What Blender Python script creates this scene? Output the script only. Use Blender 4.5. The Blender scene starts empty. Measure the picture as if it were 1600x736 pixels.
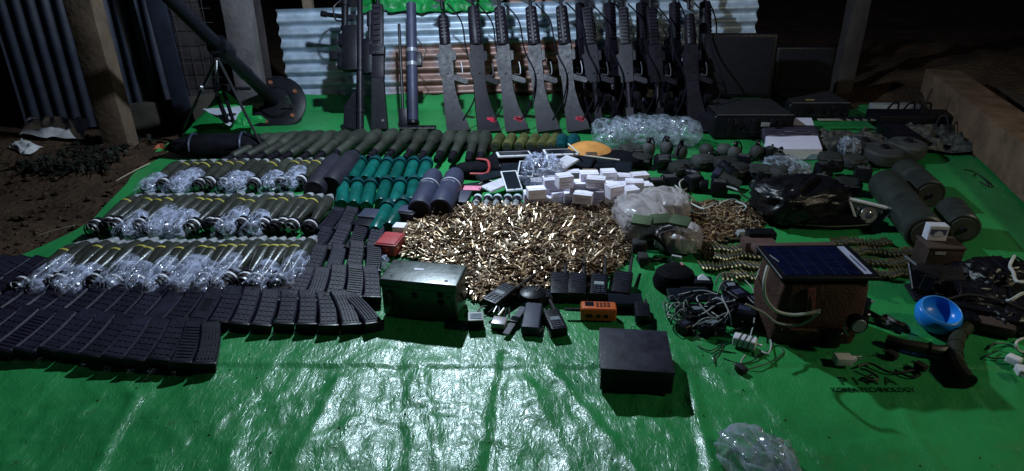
import bpy, bmesh, math, random
import numpy as np
from math import sin, cos, pi, radians, atan2, sqrt, hypot
from mathutils import Vector, Matrix, noise, Euler

rnd = random.Random(7)
scene = bpy.context.scene
C = scene.collection

# ------------------------------------------------------------------ camera
CH, TH, FPX = 1.08, radians(25.9), 1027.0
cam_d = bpy.data.cameras.new("camera")
cam_d.sensor_width = 36.0
cam_d.lens = FPX / 1600 * 36.0
cam_d.clip_start = 0.05
cam_d.clip_end = 200
cam = bpy.data.objects.new("camera", cam_d)
C.objects.link(cam)
cam.location = (0, 0, CH)
cam.rotation_euler = (radians(90) - TH, 0, 0)
scene.camera = cam

# ------------------------------------------------------------------ night sky
world = bpy.data.worlds.new("World")
scene.world = world
world.use_nodes = True
bg = world.node_tree.nodes["Background"]
bg.inputs[0].default_value = (0.35, 0.42, 1.0, 1)
bg.inputs[1].default_value = 0.010

# ------------------------------------------------------------------ the lamps that light the display
def lamp(name, loc, energy, col, radius):
    l = bpy.data.lights.new(name, 'POINT')
    l.energy = energy
    l.color = col
    l.shadow_soft_size = radius
    o = bpy.data.objects.new(name, l)
    o.location = loc
    C.objects.link(o)
    return o
LX, LY, LZ = -0.36, 2.85, 1.42
lamp("hanging_lamp", (LX, LY, LZ), 145, (0.68, 0.84, 1.0), 0.03)
lamp("far_lamp", (2.75, 1.0, 1.6), 58, (1.0, 0.92, 0.66), 0.10)

scene.view_settings.view_transform = 'Standard'
scene.view_settings.look = 'None'
scene.view_settings.exposure = 0
scene.view_settings.gamma = 1
scene.cycles.max_bounces = 5
scene.cycles.transparent_max_bounces = 10

# ------------------------------------------------------------------ measuring: photograph point -> place on a level plane
def P(px, py, z=0.0):
    x = (px - 800) / FPX
    y = -(py - 368) / FPX
    d = Vector((x, cos(TH) + y * sin(TH), -sin(TH) + y * cos(TH)))
    t = (z - CH) / d.z
    return Vector((0, 0, CH)) + d * t
def PY(px, py, Y):
    x = (px - 800) / FPX
    y = -(py - 368) / FPX
    d = Vector((x, cos(TH) + y * sin(TH), -sin(TH) + y * cos(TH)))
    return Vector((0, 0, CH)) + d * (Y / d.y)

# ------------------------------------------------------------------ materials
MATS = {}
def mat(name, col, rough=0.5, metal=0.0, bump=0.0, bscale=60.0, var=0.25, vscale=9.0, spec=0.32, rvar=0.15,
        rand=0.12, col2=None, coat=0.0):
    if name in MATS:
        return MATS[name]
    m = bpy.data.materials.new(name)
    m.use_nodes = True
    nt = m.node_tree
    N, L = nt.nodes, nt.links
    b = N["Principled BSDF"]
    b.inputs["Metallic"].default_value = metal
    b.inputs["Specular IOR Level"].default_value = spec
    b.inputs["Coat Weight"].default_value = coat
    tc = N.new("ShaderNodeTexCoord")
    oi = N.new("ShaderNodeObjectInfo")
    add = N.new("ShaderNodeVectorMath"); add.operation = 'ADD'
    sc = N.new("ShaderNodeVectorMath"); sc.operation = 'SCALE'; sc.inputs[0].default_value = (7, 5, 3)
    L.new(oi.outputs["Random"], sc.inputs["Scale"])
    L.new(tc.outputs["Object"], add.inputs[0]); L.new(sc.outputs[0], add.inputs[1])
    n1 = N.new("ShaderNodeTexNoise"); n1.inputs["Scale"].default_value = vscale
    n1.inputs["Detail"].default_value = 6; n1.inputs["Roughness"].default_value = 0.65
    L.new(add.outputs[0], n1.inputs["Vector"])
    mix = N.new("ShaderNodeMix"); mix.data_type = 'RGBA'
    c1 = [max(0, c * (1 - var)) for c in col]
    c2 = col2 if col2 else [min(1, c * (1 + var)) for c in col]
    mix.inputs[6].default_value = (*c1, 1); mix.inputs[7].default_value = (*c2, 1)
    mr = N.new("ShaderNodeMapRange"); mr.inputs[1].default_value = 0.35; mr.inputs[2].default_value = 0.65
    L.new(n1.outputs[0], mr.inputs[0]); L.new(mr.outputs[0], mix.inputs[0])
    mr2 = N.new("ShaderNodeMapRange"); mr2.inputs[3].default_value = 1 - rand; mr2.inputs[4].default_value = 1 + rand
    L.new(oi.outputs["Random"], mr2.inputs[0])
    vm = N.new("ShaderNodeVectorMath"); vm.operation = 'SCALE'
    L.new(mix.outputs[2], vm.inputs[0]); L.new(mr2.outputs[0], vm.inputs["Scale"])
    L.new(vm.outputs[0], b.inputs["Base Color"])
    mr3 = N.new("ShaderNodeMapRange")
    mr3.inputs[3].default_value = max(0.03, rough - rvar); mr3.inputs[4].default_value = min(1, rough + rvar)
    n2 = N.new("ShaderNodeTexNoise"); n2.inputs["Scale"].default_value = vscale * 3.1
    n2.inputs["Detail"].default_value = 4
    L.new(add.outputs[0], n2.inputs["Vector"])
    L.new(n2.outputs[0], mr3.inputs[0]); L.new(mr3.outputs[0], b.inputs["Roughness"])
    if bump > 0:
        n3 = N.new("ShaderNodeTexNoise"); n3.inputs["Scale"].default_value = bscale
        n3.inputs["Detail"].default_value = 5
        L.new(add.outputs[0], n3.inputs["Vector"])
        bp = N.new("ShaderNodeBump"); bp.inputs["Strength"].default_value = bump
        bp.inputs["Distance"].default_value = 0.004
        L.new(n3.outputs[0], bp.inputs["Height"]); L.new(bp.outputs[0], b.inputs["Normal"])
    MATS[name] = m
    return m

black = mat("black_metal", (0.006, 0.006, 0.009), 0.40, 0.0, 0.15, 300, 0.3, 20, spec=0.18)
gun = mat("gun_metal", (0.0100, 0.0082, 0.0135), 0.42, 0.0, 0.15, 300, 0.35, 14, spec=0.16)
polymer = mat("magazine_polymer", (0.0125, 0.0115, 0.0230), 0.42, 0.0, 0.2, 500, 0.3, 22, spec=0.2, rand=0.3)
darkplastic = mat("dark_plastic", (0.007, 0.007, 0.011), 0.36, 0.0, 0.1, 300, 0.3, 22, spec=0.22, rand=0.3)
rubber = mat("rubber", (0.016, 0.016, 0.018), 0.75, 0.0, 0.2, 200)
blackcloth = mat("black_cloth", (0.005, 0.005, 0.008), 0.9, 0.0, 0.8, 120, 0.4, 14, spec=0.1)
olive = mat("olive_paint", (0.030, 0.032, 0.026), 0.28, 0.0, 0.12, 120, 0.3, 22, rand=0.25)
olivedark = mat("dark_olive_paint", (0.026, 0.030, 0.023), 0.5, 0.0, 0.12, 120, 0.35, 16, rand=0.25)
olivemoss = mat("moss_paint", (0.065, 0.070, 0.022), 0.6, 0.0, 0.2, 120, 0.35, 16, rand=0.2)
steel = mat("worn_steel", (0.30, 0.30, 0.31), 0.30, 0.9, 0.1, 120, 0.3, 20)
alloy = mat("grey_alloy", (0.30, 0.31, 0.33), 0.5, 0.3, 0.1, 120, 0.25, 30)
yellow = mat("yellow_paint", (0.36, 0.31, 0.05), 0.5, 0, 0, 50, 0.25, 60)
white = mat("white_paint", (0.62, 0.62, 0.66), 0.5, 0, 0.05, 90, 0.1, 20)
whitecard = mat("white_card", (0.74, 0.70, 0.80), 0.7, 0, 0.2, 60, 0.14, 30, rand=0.14)
browncard = mat("brown_card", (0.24, 0.17, 0.12), 0.8, 0, 0.2, 60, 0.2, 20)
teal = mat("teal_plastic", (0.003, 0.080, 0.068), 0.28, 0, 0.12, 60, 0.3, 14, rand=0.2)
tealcap = mat("teal_cap", (0.003, 0.042, 0.050), 0.35, 0, 0.1, 60, 0.3, 14, rand=0.2)
chestgreen = mat("chest_paint", (0.032, 0.048, 0.042), 0.34, 0.1, 0.10, 70, 0.5, 13, rvar=0.12, spec=0.8)
redplastic = mat("red_plastic", (0.42, 0.055, 0.06), 0.45, 0, 0.1, 90)
redpaint = mat("red_paint", (0.55, 0.015, 0.05), 0.6, 0, 0.1, 90)
orange = mat("orange_plastic", (0.50, 0.10, 0.025), 0.45, 0, 0.1, 90)
ochre = mat("ochre_cloth", (0.46, 0.20, 0.05), 0.8, 0, 0.4, 90)
pinkcard = mat("pink_card", (0.62, 0.20, 0.30), 0.6)
slate = mat("slate_plastic", (0.032, 0.035, 0.068), 0.5, 0, 0.1, 200, rand=0.15)
screen = mat("dark_screen", (0.012, 0.016, 0.022), 0.12, 0, 0, 50, 0.2)
lcd = mat("grey_lcd", (0.20, 0.23, 0.25), 0.3)
brass = mat("brass", (0.33, 0.235, 0.15), 0.48, 0.85, 0, 50, 0.3, 30, rand=0.45, rvar=0.1)
copper = mat("copper_tip", (0.42, 0.27, 0.16), 0.34, 0.9, 0, 50, 0.3, 30, rand=0.4)
browncloth = mat("brown_canvas", (0.060, 0.030, 0.022), 0.9, 0, 0.8, 120, 0.3, 14, spec=0.2)
strapred = mat("faded_red_strap", (0.20, 0.06, 0.055), 0.85, 0, 0.4, 200)
bluebowl = mat("blue_plastic", (0.015, 0.23, 0.74), 0.28, 0, 0.02, 50, 0.06, 8)
wood = mat("old_wood", (0.105, 0.078, 0.055), 0.85, 0, 0.9, 40, 0.35, 7, spec=0.2)
beamwood = mat("beam_wood", (0.130, 0.082, 0.052), 0.85, 0, 0.9, 40, 0.35, 6, spec=0.2)
postwood = mat("post_wood", (0.062, 0.052, 0.052), 0.85, 0, 0.8, 40, 0.35, 6, spec=0.2)
darkwood = mat("dark_wood", (0.045, 0.030, 0.026), 0.8, 0, 0.5, 40, 0.35, 9, spec=0.2)
ragwhite = mat("dirty_white_cloth", (0.40, 0.40, 0.42), 0.8, 0, 0.4, 60, 0.3, 9)
greencloth = mat("green_sheet", (0.010, 0.20, 0.045), 0.42, 0, 0.4, 60, 0.3, 9)
cablegrey = mat("grey_cable", (0.30, 0.31, 0.29), 0.5)
cablewhite = mat("pale_cable", (0.46, 0.48, 0.46), 0.5)
cableblack = mat("black_cable", (0.012, 0.013, 0.014), 0.5)
cablegreen = mat("dark_green_cable", (0.02, 0.055, 0.03), 0.5)
stripegreen = mat("olive_strip", (0.055, 0.085, 0.04), 0.7, 0, 0.3, 100)
dustgrey = mat("dusty_grey", (0.042, 0.044, 0.046), 0.7, 0, 0.4, 70, 0.35, 12, rand=0.25)
solarblue = mat("solar_cell", (0.003, 0.006, 0.028), 0.22, 0, 0, 50, 0.3, 40)
copperhot = mat("rust_brown", (0.20, 0.07, 0.035), 0.8, 0, 0.4, 60)
ink = mat("print_ink", (0.004, 0.050, 0.018), 0.8, spec=.1)

def mixmat(name, maker):
    m = bpy.data.materials.new(name); m.use_nodes = True
    maker(m.node_tree, m.node_tree.nodes, m.node_tree.links, m.node_tree.nodes["Principled BSDF"])
    MATS[name] = m
    return m

def plastic_maker(tint, rough, lo, hi, scale):
    """thin film: nearly clear panes, denser and brighter along its sharp creases"""
    def f(nt, N, L, b):
        b.inputs["Base Color"].default_value = (*tint, 1)
        b.inputs["Roughness"].default_value = rough
        b.inputs["Specular IOR Level"].default_value = 0.8
        tr = N.new("ShaderNodeBsdfTransparent")
        mx = N.new("ShaderNodeMixShader")
        tc = N.new("ShaderNodeTexCoord")
        oi = N.new("ShaderNodeObjectInfo")
        n = N.new("ShaderNodeTexNoise"); n.inputs["Scale"].default_value = scale * .5; n.inputs["Detail"].default_value = 3
        L.new(tc.outputs["Object"], n.inputs["Vector"])
        sc = N.new("ShaderNodeVectorMath"); sc.operation = 'SCALE'; sc.inputs["Scale"].default_value = .05
        L.new(n.outputs["Color"], sc.inputs[0])
        ad = N.new("ShaderNodeVectorMath"); ad.operation = 'ADD'
        L.new(tc.outputs["Object"], ad.inputs[0]); L.new(sc.outputs[0], ad.inputs[1])
        ad2 = N.new("ShaderNodeVectorMath"); ad2.operation = 'ADD'
        L.new(ad.outputs[0], ad2.inputs[0]); L.new(oi.outputs["Random"], ad2.inputs[1])
        v = N.new("ShaderNodeTexVoronoi"); v.feature = 'DISTANCE_TO_EDGE'; v.inputs["Scale"].default_value = scale
        mp = N.new("ShaderNodeMapping"); mp.inputs["Scale"].default_value = (1.5, .5, 1.2); mp.inputs["Rotation"].default_value = (.3, .2, .5)
        L.new(ad2.outputs[0], mp.inputs[0]); L.new(mp.outputs[0], v.inputs["Vector"])
        mr = N.new("ShaderNodeMapRange"); mr.inputs[1].default_value = 0.0; mr.inputs[2].default_value = 0.16
        mr.inputs[3].default_value = hi; mr.inputs[4].default_value = lo
        L.new(v.outputs["Distance"], mr.inputs[0])
        m2 = N.new("ShaderNodeMapRange"); m2.inputs[1].default_value = .4; m2.inputs[2].default_value = .62
        m2.inputs[3].default_value = -.08; m2.inputs[4].default_value = .22
        L.new(n.outputs[0], m2.inputs[0])
        sm = N.new("ShaderNodeMath"); sm.use_clamp = True
        L.new(mr.outputs[0], sm.inputs[0]); L.new(m2.outputs[0], sm.inputs[1]); L.new(sm.outputs[0], mx.inputs[0])
        L.new(tr.outputs[0], mx.inputs[1]); L.new(b.outputs[0], mx.inputs[2])
        bp = N.new("ShaderNodeBump"); bp.inputs["Strength"].default_value = 1.0; bp.inputs["Distance"].default_value = 0.02
        L.new(v.outputs["Distance"], bp.inputs["Height"]); L.new(bp.outputs[0], b.inputs["Normal"])
        L.new(mx.outputs[0], N["Material Output"].inputs["Surface"])
    return f
clearwrap = mixmat("clear_plastic", plastic_maker((0.55, 0.60, 0.82), 0.14, .12, .50, 34))
bagplastic = mixmat("bag_plastic", plastic_maker((0.40, 0.46, 0.56), 0.14, .16, .50, 20))
sackplastic = mixmat("sack_plastic", plastic_maker((0.46, 0.42, 0.43), 0.30, .45, .72, 12))

def tarp_maker(nt, N, L, b):
    tc = N.new("ShaderNodeTexCoord")
    n = N.new("ShaderNodeTexNoise"); n.inputs["Scale"].default_value = 3.5; n.inputs["Detail"].default_value = 8
    L.new(tc.outputs["Object"], n.inputs["Vector"])
    mr = N.new("ShaderNodeMapRange"); mr.inputs[1].default_value = 0.3; mr.inputs[2].default_value = 0.7
    L.new(n.outputs[0], mr.inputs[0])
    mix = N.new("ShaderNodeMix"); mix.data_type = 'RGBA'
    mix.inputs[6].default_value = (0.014, 0.200, 0.052, 1); mix.inputs[7].default_value = (0.028, 0.290, 0.076, 1)
    L.new(mr.outputs[0], mix.inputs[0])
    # dirt specks and grime of its own
    n4 = N.new("ShaderNodeTexNoise"); n4.inputs["Scale"].default_value = 26; n4.inputs["Detail"].default_value = 9
    L.new(tc.outputs["Object"], n4.inputs["Vector"])
    m4 = N.new("ShaderNodeMapRange"); m4.inputs[1].default_value = 0.64; m4.inputs[2].default_value = 0.76
    L.new(n4.outputs[0], m4.inputs[0])
    m4b = N.new("ShaderNodeMath"); m4b.operation = 'MULTIPLY'; m4b.inputs[1].default_value = 0.6
    L.new(m4.outputs[0], m4b.inputs[0])
    mixd = N.new("ShaderNodeMix"); mixd.data_type = 'RGBA'; mixd.inputs[7].default_value = (0.03, 0.05, 0.03, 1)
    L.new(m4b.outputs[0], mixd.inputs[0]); L.new(mix.outputs[2], mixd.inputs[6])
    L.new(mixd.outputs[2], b.inputs["Base Color"])
    b.inputs["Specular IOR Level"].default_value = 0.62
    b.inputs["Coat Weight"].default_value = 0.22
    b.inputs["Coat Roughness"].default_value = 0.11
    mr2 = N.new("ShaderNodeMapRange"); mr2.inputs[3].default_value = 0.29; mr2.inputs[4].default_value = 0.48
    L.new(n4.outputs[0], mr2.inputs[0]); L.new(mr2.outputs[0], b.inputs["Roughness"])
    # crinkle and weave relief
    n2 = N.new("ShaderNodeTexNoise"); n2.inputs["Scale"].default_value = 62; n2.inputs["Detail"].default_value = 2.5
    n2.inputs["Roughness"].default_value = 0.6; n2.inputs["Distortion"].default_value = 1.6
    mp = N.new("ShaderNodeMapping"); mp.inputs["Scale"].default_value = (1, 0.42, 1)
    L.new(tc.outputs["Object"], mp.inputs[0]); L.new(mp.outputs[0], n2.inputs["Vector"])
    bp = N.new("ShaderNodeBump"); bp.inputs["Strength"].default_value = 0.42; bp.inputs["Distance"].default_value = 0.006
    L.new(n2.outputs[0], bp.inputs["Height"])
    w1 = N.new("ShaderNodeTexWave"); w1.bands_direction = 'X'; w1.inputs["Scale"].default_value = 130
    w1.inputs["Distortion"].default_value = 1.0
    w2 = N.new("ShaderNodeTexWave"); w2.bands_direction = 'Y'; w2.inputs["Scale"].default_value = 130
    w2.inputs["Distortion"].default_value = 1.0
    L.new(tc.outputs["Object"], w1.inputs[0]); L.new(tc.outputs["Object"], w2.inputs[0])
    ad = N.new("ShaderNodeMath"); L.new(w1.outputs["Fac"], ad.inputs[0]); L.new(w2.outputs["Fac"], ad.inputs[1])
    bp2 = N.new("ShaderNodeBump"); bp2.inputs["Strength"].default_value = 0.05; bp2.inputs["Distance"].default_value = 0.001
    L.new(ad.outputs[0], bp2.inputs["Height"]); L.new(bp.outputs[0], bp2.inputs["Normal"])
    L.new(bp2.outputs[0], b.inputs["Normal"]); L.new(bp2.outputs[0], b.inputs["Coat Normal"])
tarp_m = mixmat("green_tarpaulin", tarp_maker)

def dirt_maker(nt, N, L, b):
    tc = N.new("ShaderNodeTexCoord")
    n = N.new("ShaderNodeTexNoise"); n.inputs["Scale"].default_value = 5; n.inputs["Detail"].default_value = 12
    n.inputs["Roughness"].default_value = 0.7
    L.new(tc.outputs["Object"], n.inputs["Vector"])
    cr = N.new("ShaderNodeValToRGB")
    e = cr.color_ramp.elements
    e[0].position = 0.3; e[0].color = (0.018, 0.012, 0.008, 1)
    e[1].position = 0.7; e[1].color = (0.085, 0.050, 0.030, 1)
    L.new(n.outputs[0], cr.inputs[0]); L.new(cr.outputs[0], b.inputs["Base Color"])
    b.inputs["Roughness"].default_value = 0.95
    b.inputs["Specular IOR Level"].default_value = 0.15
    n2 = N.new("ShaderNodeTexNoise"); n2.inputs["Scale"].default_value = 45; n2.inputs["Detail"].default_value = 10
    L.new(tc.outputs["Object"], n2.inputs["Vector"])
    bp = N.new("ShaderNodeBump"); bp.inputs["Strength"].default_value = 0.9; bp.inputs["Distance"].default_value = 0.02
    L.new(n2.outputs[0], bp.inputs["Height"]); L.new(bp.outputs[0], b.inputs["Normal"])
dirt = mixmat("brown_dirt", dirt_maker)

def zinc_maker(rust):
    def f(nt, N, L, b):
        tc = N.new("ShaderNodeTexCoord")
        n = N.new("ShaderNodeTexNoise"); n.inputs["Scale"].default_value = 2.2; n.inputs["Detail"].default_value = 9
        n.inputs["Roughness"].default_value = 0.62
        L.new(tc.outputs["Object"], n.inputs["Vector"])
        sp = N.new("ShaderNodeSeparateXYZ"); L.new(tc.outputs["Object"], sp.inputs[0])
        # a rusted stain in the middle of the sheet
        dx = N.new("ShaderNodeMath"); dx.operation = 'ADD'; dx.inputs[1].default_value = 0.20
        L.new(sp.outputs[0], dx.inputs[0])
        ab = N.new("ShaderNodeMath"); ab.operation = 'ABSOLUTE'; L.new(dx.outputs[0], ab.inputs[0])
        m1 = N.new("ShaderNodeMapRange"); m1.inputs[1].default_value = 0.52; m1.inputs[2].default_value = 0.78
        m1.inputs[3].default_value = 0.28; m1.inputs[4].default_value = -0.30
        L.new(ab.outputs[0], m1.inputs[0])
        m2 = N.new("ShaderNodeMapRange"); m2.inputs[1].default_value = 0.40; m2.inputs[2].default_value = 0.50
        m2.inputs[3].default_value = 0.0; m2.inputs[4].default_value = -0.6
        L.new(sp.outputs[2], m2.inputs[0])
        s1 = N.new("ShaderNodeMath"); L.new(n.outputs[0], s1.inputs[0]); L.new(m1.outputs[0], s1.inputs[1])
        s2 = N.new("ShaderNodeMath"); L.new(s1.outputs[0], s2.inputs[0]); L.new(m2.outputs[0], s2.inputs[1])
        st = N.new("ShaderNodeMapRange"); st.inputs[1].default_value = 0.55; st.inputs[2].default_value = 0.68
        L.new(s2.outputs[0], st.inputs[0])
        mm = N.new("ShaderNodeMath"); mm.operation = 'MULTIPLY'; mm.inputs[1].default_value = rust
        L.new(st.outputs[0], mm.inputs[0])
        mix = N.new("ShaderNodeMix"); mix.data_type = 'RGBA'
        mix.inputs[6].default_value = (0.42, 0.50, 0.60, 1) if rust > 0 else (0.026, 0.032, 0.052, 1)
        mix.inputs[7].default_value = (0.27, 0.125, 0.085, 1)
        L.new(mm.outputs[0], mix.inputs[0])
        n3 = N.new("ShaderNodeTexNoise"); n3.inputs["Scale"].default_value = 14; n3.inputs["Detail"].default_value = 8
        L.new(tc.outputs["Object"], n3.inputs["Vector"])
        m3 = N.new("ShaderNodeMapRange"); m3.inputs[1].default_value = 0.3; m3.inputs[2].default_value = 0.7
        m3.inputs[3].default_value = 0.6; m3.inputs[4].default_value = 1.1
        L.new(n3.outputs[0], m3.inputs[0])
        vs = N.new("ShaderNodeVectorMath"); vs.operation = 'SCALE'
        L.new(mix.outputs[2], vs.inputs[0]); L.new(m3.outputs[0], vs.inputs["Scale"])
        L.new(vs.outputs[0], b.inputs["Base Color"])
        b.inputs["Metallic"].default_value = 0.25
        b.inputs["Roughness"].default_value = 0.45
    return f
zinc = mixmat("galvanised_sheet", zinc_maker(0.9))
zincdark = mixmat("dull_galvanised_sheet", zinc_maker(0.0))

def camo_maker(nt, N, L, b):
    tc = N.new("ShaderNodeTexCoord")
    n = N.new("ShaderNodeTexNoise"); n.inputs["Scale"].default_value = 22; n.inputs["Detail"].default_value = 3
    n.inputs["Distortion"].default_value = 0.6
    L.new(tc.outputs["Object"], n.inputs["Vector"])
    cr = N.new("ShaderNodeValToRGB"); cr.color_ramp.interpolation = 'CONSTANT'
    e = cr.color_ramp.elements
    e[0].position = 0.0; e[0].color = (0.020, 0.020, 0.020, 1)
    e[1].position = 0.45; e[1].color = (0.050, 0.050, 0.040, 1)
    x = e.new(0.53); x.color = (0.085, 0.082, 0.070, 1)
    x = e.new(0.60); x.color = (0.035, 0.030, 0.026, 1)
    L.new(n.outputs[0], cr.inputs[0]); L.new(cr.outputs[0], b.inputs["Base Color"])
    b.inputs["Roughness"].default_value = 0.9
camo = mixmat("camouflage_cloth", camo_maker)

def netting_maker(nt, N, L, b):
    b.inputs["Base Color"].default_value = (0.045, 0.038, 0.042, 1); b.inputs["Roughness"].default_value = 0.8
netm = mixmat("mesh_wire", netting_maker)

# ------------------------------------------------------------------ mesh builder
class MB:
    def __init__(s):
        s.v = []; s.f = []; s.m = []; s.cur = 0
    def add(s, vs, fs):
        o = len(s.v)
        s.v.extend([tuple(q) for q in vs])
        for f in fs:
            s.f.append([i + o for i in f]); s.m.append(s.cur)
        return s
    def box(s, c, d, rot=None, taper=None):
        hx, hy, hz = d[0] / 2, d[1] / 2, d[2] / 2
        vs = []
        for z in (-1, 1):
            t = taper if (taper and z == 1) else (1, 1)
            for x, y in ((-1, -1), (1, -1), (1, 1), (-1, 1)):
                vs.append(Vector((x * hx * t[0], y * hy * t[1], z * hz)))
        if rot is not None:
            R = Euler(rot).to_matrix() if not isinstance(rot, Matrix) else rot
            vs = [R @ q for q in vs]
        vs = [q + Vector(c) for q in vs]
        return s.add(vs, [(0, 3, 2, 1), (4, 5, 6, 7), (0, 1, 5, 4), (1, 2, 6, 5), (2, 3, 7, 6), (3, 0, 4, 7)])
    def rbox(s, c, d, r=0.003, seg=2, rot=None, taper=None):
        bm = bmesh.new()
        bmesh.ops.create_cube(bm, size=1)
        for v in bm.verts:
            t = taper if (taper and v.co.z > 0) else (1, 1)
            v.co = Vector((v.co.x * d[0] * t[0], v.co.y * d[1] * t[1], v.co.z * d[2]))
        bmesh.ops.bevel(bm, geom=bm.edges[:], offset=min(r, min(d) * 0.45), segments=seg, affect='EDGES', profile=0.6)
        R = Euler(rot).to_matrix() if rot is not None else Matrix.Identity(3)
        vs = [R @ v.co + Vector(c) for v in bm.verts]
        fs = [[v.index for v in f.verts] for f in bm.faces]
        bm.free()
        return s.add(vs, fs)
    def lathe(s, prof, n=16, o=(0, 0, 0), d=(0, 1, 0), cap=True):
        d = Vector(d).normalized()
        a = d.orthogonal().normalized(); b = d.cross(a)
        O = Vector(o); vs = []; fs = []
        for (t, r) in prof:
            for k in range(n):
                an = 2 * pi * k / n
                vs.append(O + d * t + (a * cos(an) + b * sin(an)) * r)
        for i in range(len(prof) - 1):
            for k in range(n):
                k2 = (k + 1) % n
                fs.append((i * n + k, i * n + k2, (i + 1) * n + k2, (i + 1) * n + k))
        if cap:
            if prof[0][1] > 1e-5: fs.append(tuple(reversed(range(n))))
            if prof[-1][1] > 1e-5: fs.append(tuple(range((len(prof) - 1) * n, len(prof) * n)))
        return s.add(vs, fs)
    def cyl(s, a, b, r, n=12, r2=None):
        a = Vector(a); b = Vector(b)
        return s.lathe([(0, r), ((b - a).length, r if r2 is None else r2)], n, a, b - a)
    def tube(s, pts, r, n=6, closed=False):
        pts = [Vector(p) for p in pts]
        N = len(pts); vs = []; fs = []
        up = None
        for i, p in enumerate(pts):
            if closed: t = pts[(i + 1) % N] - pts[i - 1]
            else: t = pts[min(i + 1, N - 1)] - pts[max(i - 1, 0)]
            if t.length < 1e-7: t = Vector((0, 0, 1))
            t.normalize()
            if up is None: up = t.orthogonal().normalized()
            up = (up - t * up.dot(t))
            if up.length < 1e-5: up = t.orthogonal()
            up.normalize()
            b = t.cross(up)
            for k in range(n):
                an = 2 * pi * k / n
                vs.append(p + (up * cos(an) + b * sin(an)) * r)
        M_ = N if closed else N - 1
        for i in range(M_):
            j = (i + 1) % N
            for k in range(n):
                k2 = (k + 1) % n
                fs.append((i * n + k, i * n + k2, j * n + k2, j * n + k))
        if not closed:
            fs.append(tuple(reversed(range(n)))); fs.append(tuple(range((N - 1) * n, N * n)))
        return s.add(vs, fs)
    def prism(s, poly, t, axis='Y', off=0.0):
        n = len(poly)
        def mk(a, b, h):
            return (a, h, b) if axis == 'Y' else ((a, b, h) if axis == 'Z' else (h, a, b))
        vs = [mk(a, b, off - t / 2) for a, b in poly] + [mk(a, b, off + t / 2) for a, b in poly]
        fs = [tuple(range(n)), tuple(reversed(range(n, 2 * n)))]
        for i in range(n):
            j = (i + 1) % n
            fs.append((i, i + n, j + n, j))
        return s.add(vs, fs)
    def mesh(s, name, mats, smooth=35):
        me = bpy.data.meshes.new(name)
        me.from_pydata(s.v, [], s.f)
        if not isinstance(mats, (list, tuple)): mats = [mats]
        for m in mats: me.materials.append(m)
        if len(mats) > 1: me.polygons.foreach_set("material_index", s.m)
        bm = bmesh.new(); bm.from_mesh(me)
        bmesh.ops.recalc_face_normals(bm, faces=bm.faces[:]); bm.to_mesh(me); bm.free()
        if smooth:
            me.shade_smooth(); me.set_sharp_from_angle(angle=radians(smooth))
        me.update()
        return me

def link(name, me, parent=None, loc=(0, 0, 0), rot=(0, 0, 0), sc=None):
    o = bpy.data.objects.new(name, me)
    C.objects.link(o)
    o.location = loc; o.rotation_euler = rot
    if sc is not None: o.scale = sc if hasattr(sc, '__len__') else (sc, sc, sc)
    if parent is not None: o.parent = parent
    return o
def tag(o, label, cat, group=None, kind=None):
    if label: o['label'] = label
    if cat: o['category'] = cat
    if group: o['group'] = group
    if kind: o['kind'] = kind
    return o
def thing(name, label, cat, loc=(0, 0, 0), rot=(0, 0, 0), group=None):
    o = link(name, None, None, loc, rot)
    return tag(o, label, cat, group)
def part(name, mb, m, parent, smooth=35, label=None):
    o = link(name, mb.mesh(name, m, smooth), parent)
    if label: o['label'] = label
    return o
def dup(root, loc, rot, label, group=None):
    def cp(o, par):
        c = o.copy(); C.objects.link(c)
        if par is not None: c.parent = par
        for ch in o.children: cp(ch, c)
        return c
    r = cp(root, None)
    r.location = loc; r.rotation_euler = rot
    if label: r['label'] = label
    if group: r['group'] = group
    return r
class Stamp:
    """first use hands out the prototype itself, every later one a copy"""
    def __init__(s, maker): s.maker = maker; s.root = None
    def __call__(s, loc, rot, label, group=None):
        if s.root is None:
            s.root = s.maker()
            s.root.location = loc; s.root.rotation_euler = rot
            s.root['label'] = label
            if group: s.root['group'] = group
            return s.root
        return dup(s.root, loc, rot, label, group)

ORD = ["first", "second", "third", "fourth", "fifth", "sixth", "seventh", "eighth", "ninth", "tenth", "eleventh",
       "twelfth", "thirteenth", "fourteenth", "fifteenth", "sixteenth", "seventeenth", "eighteenth", "nineteenth",
       "twentieth", "twenty-first", "twenty-second", "twenty-third", "twenty-fourth", "twenty-fifth", "twenty-sixth",
       "twenty-seventh", "twenty-eighth", "twenty-ninth", "thirtieth"]
def which(i, n, row, frm="left"):
    if i == 0: return f"leftmost in {row}"
    if i == n - 1: return f"rightmost in {row}"
    return f"{ORD[i]} from left in {row}"

def lie(a, b, r=0.0):
    """location and rotation of a thing whose mesh runs along +Y from a to b"""
    d = b - a
    return (a.x, a.y, r), (0, 0, atan2(-d.x, d.y))
def gp(px, py, z=0): return P(px, py, z)

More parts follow.
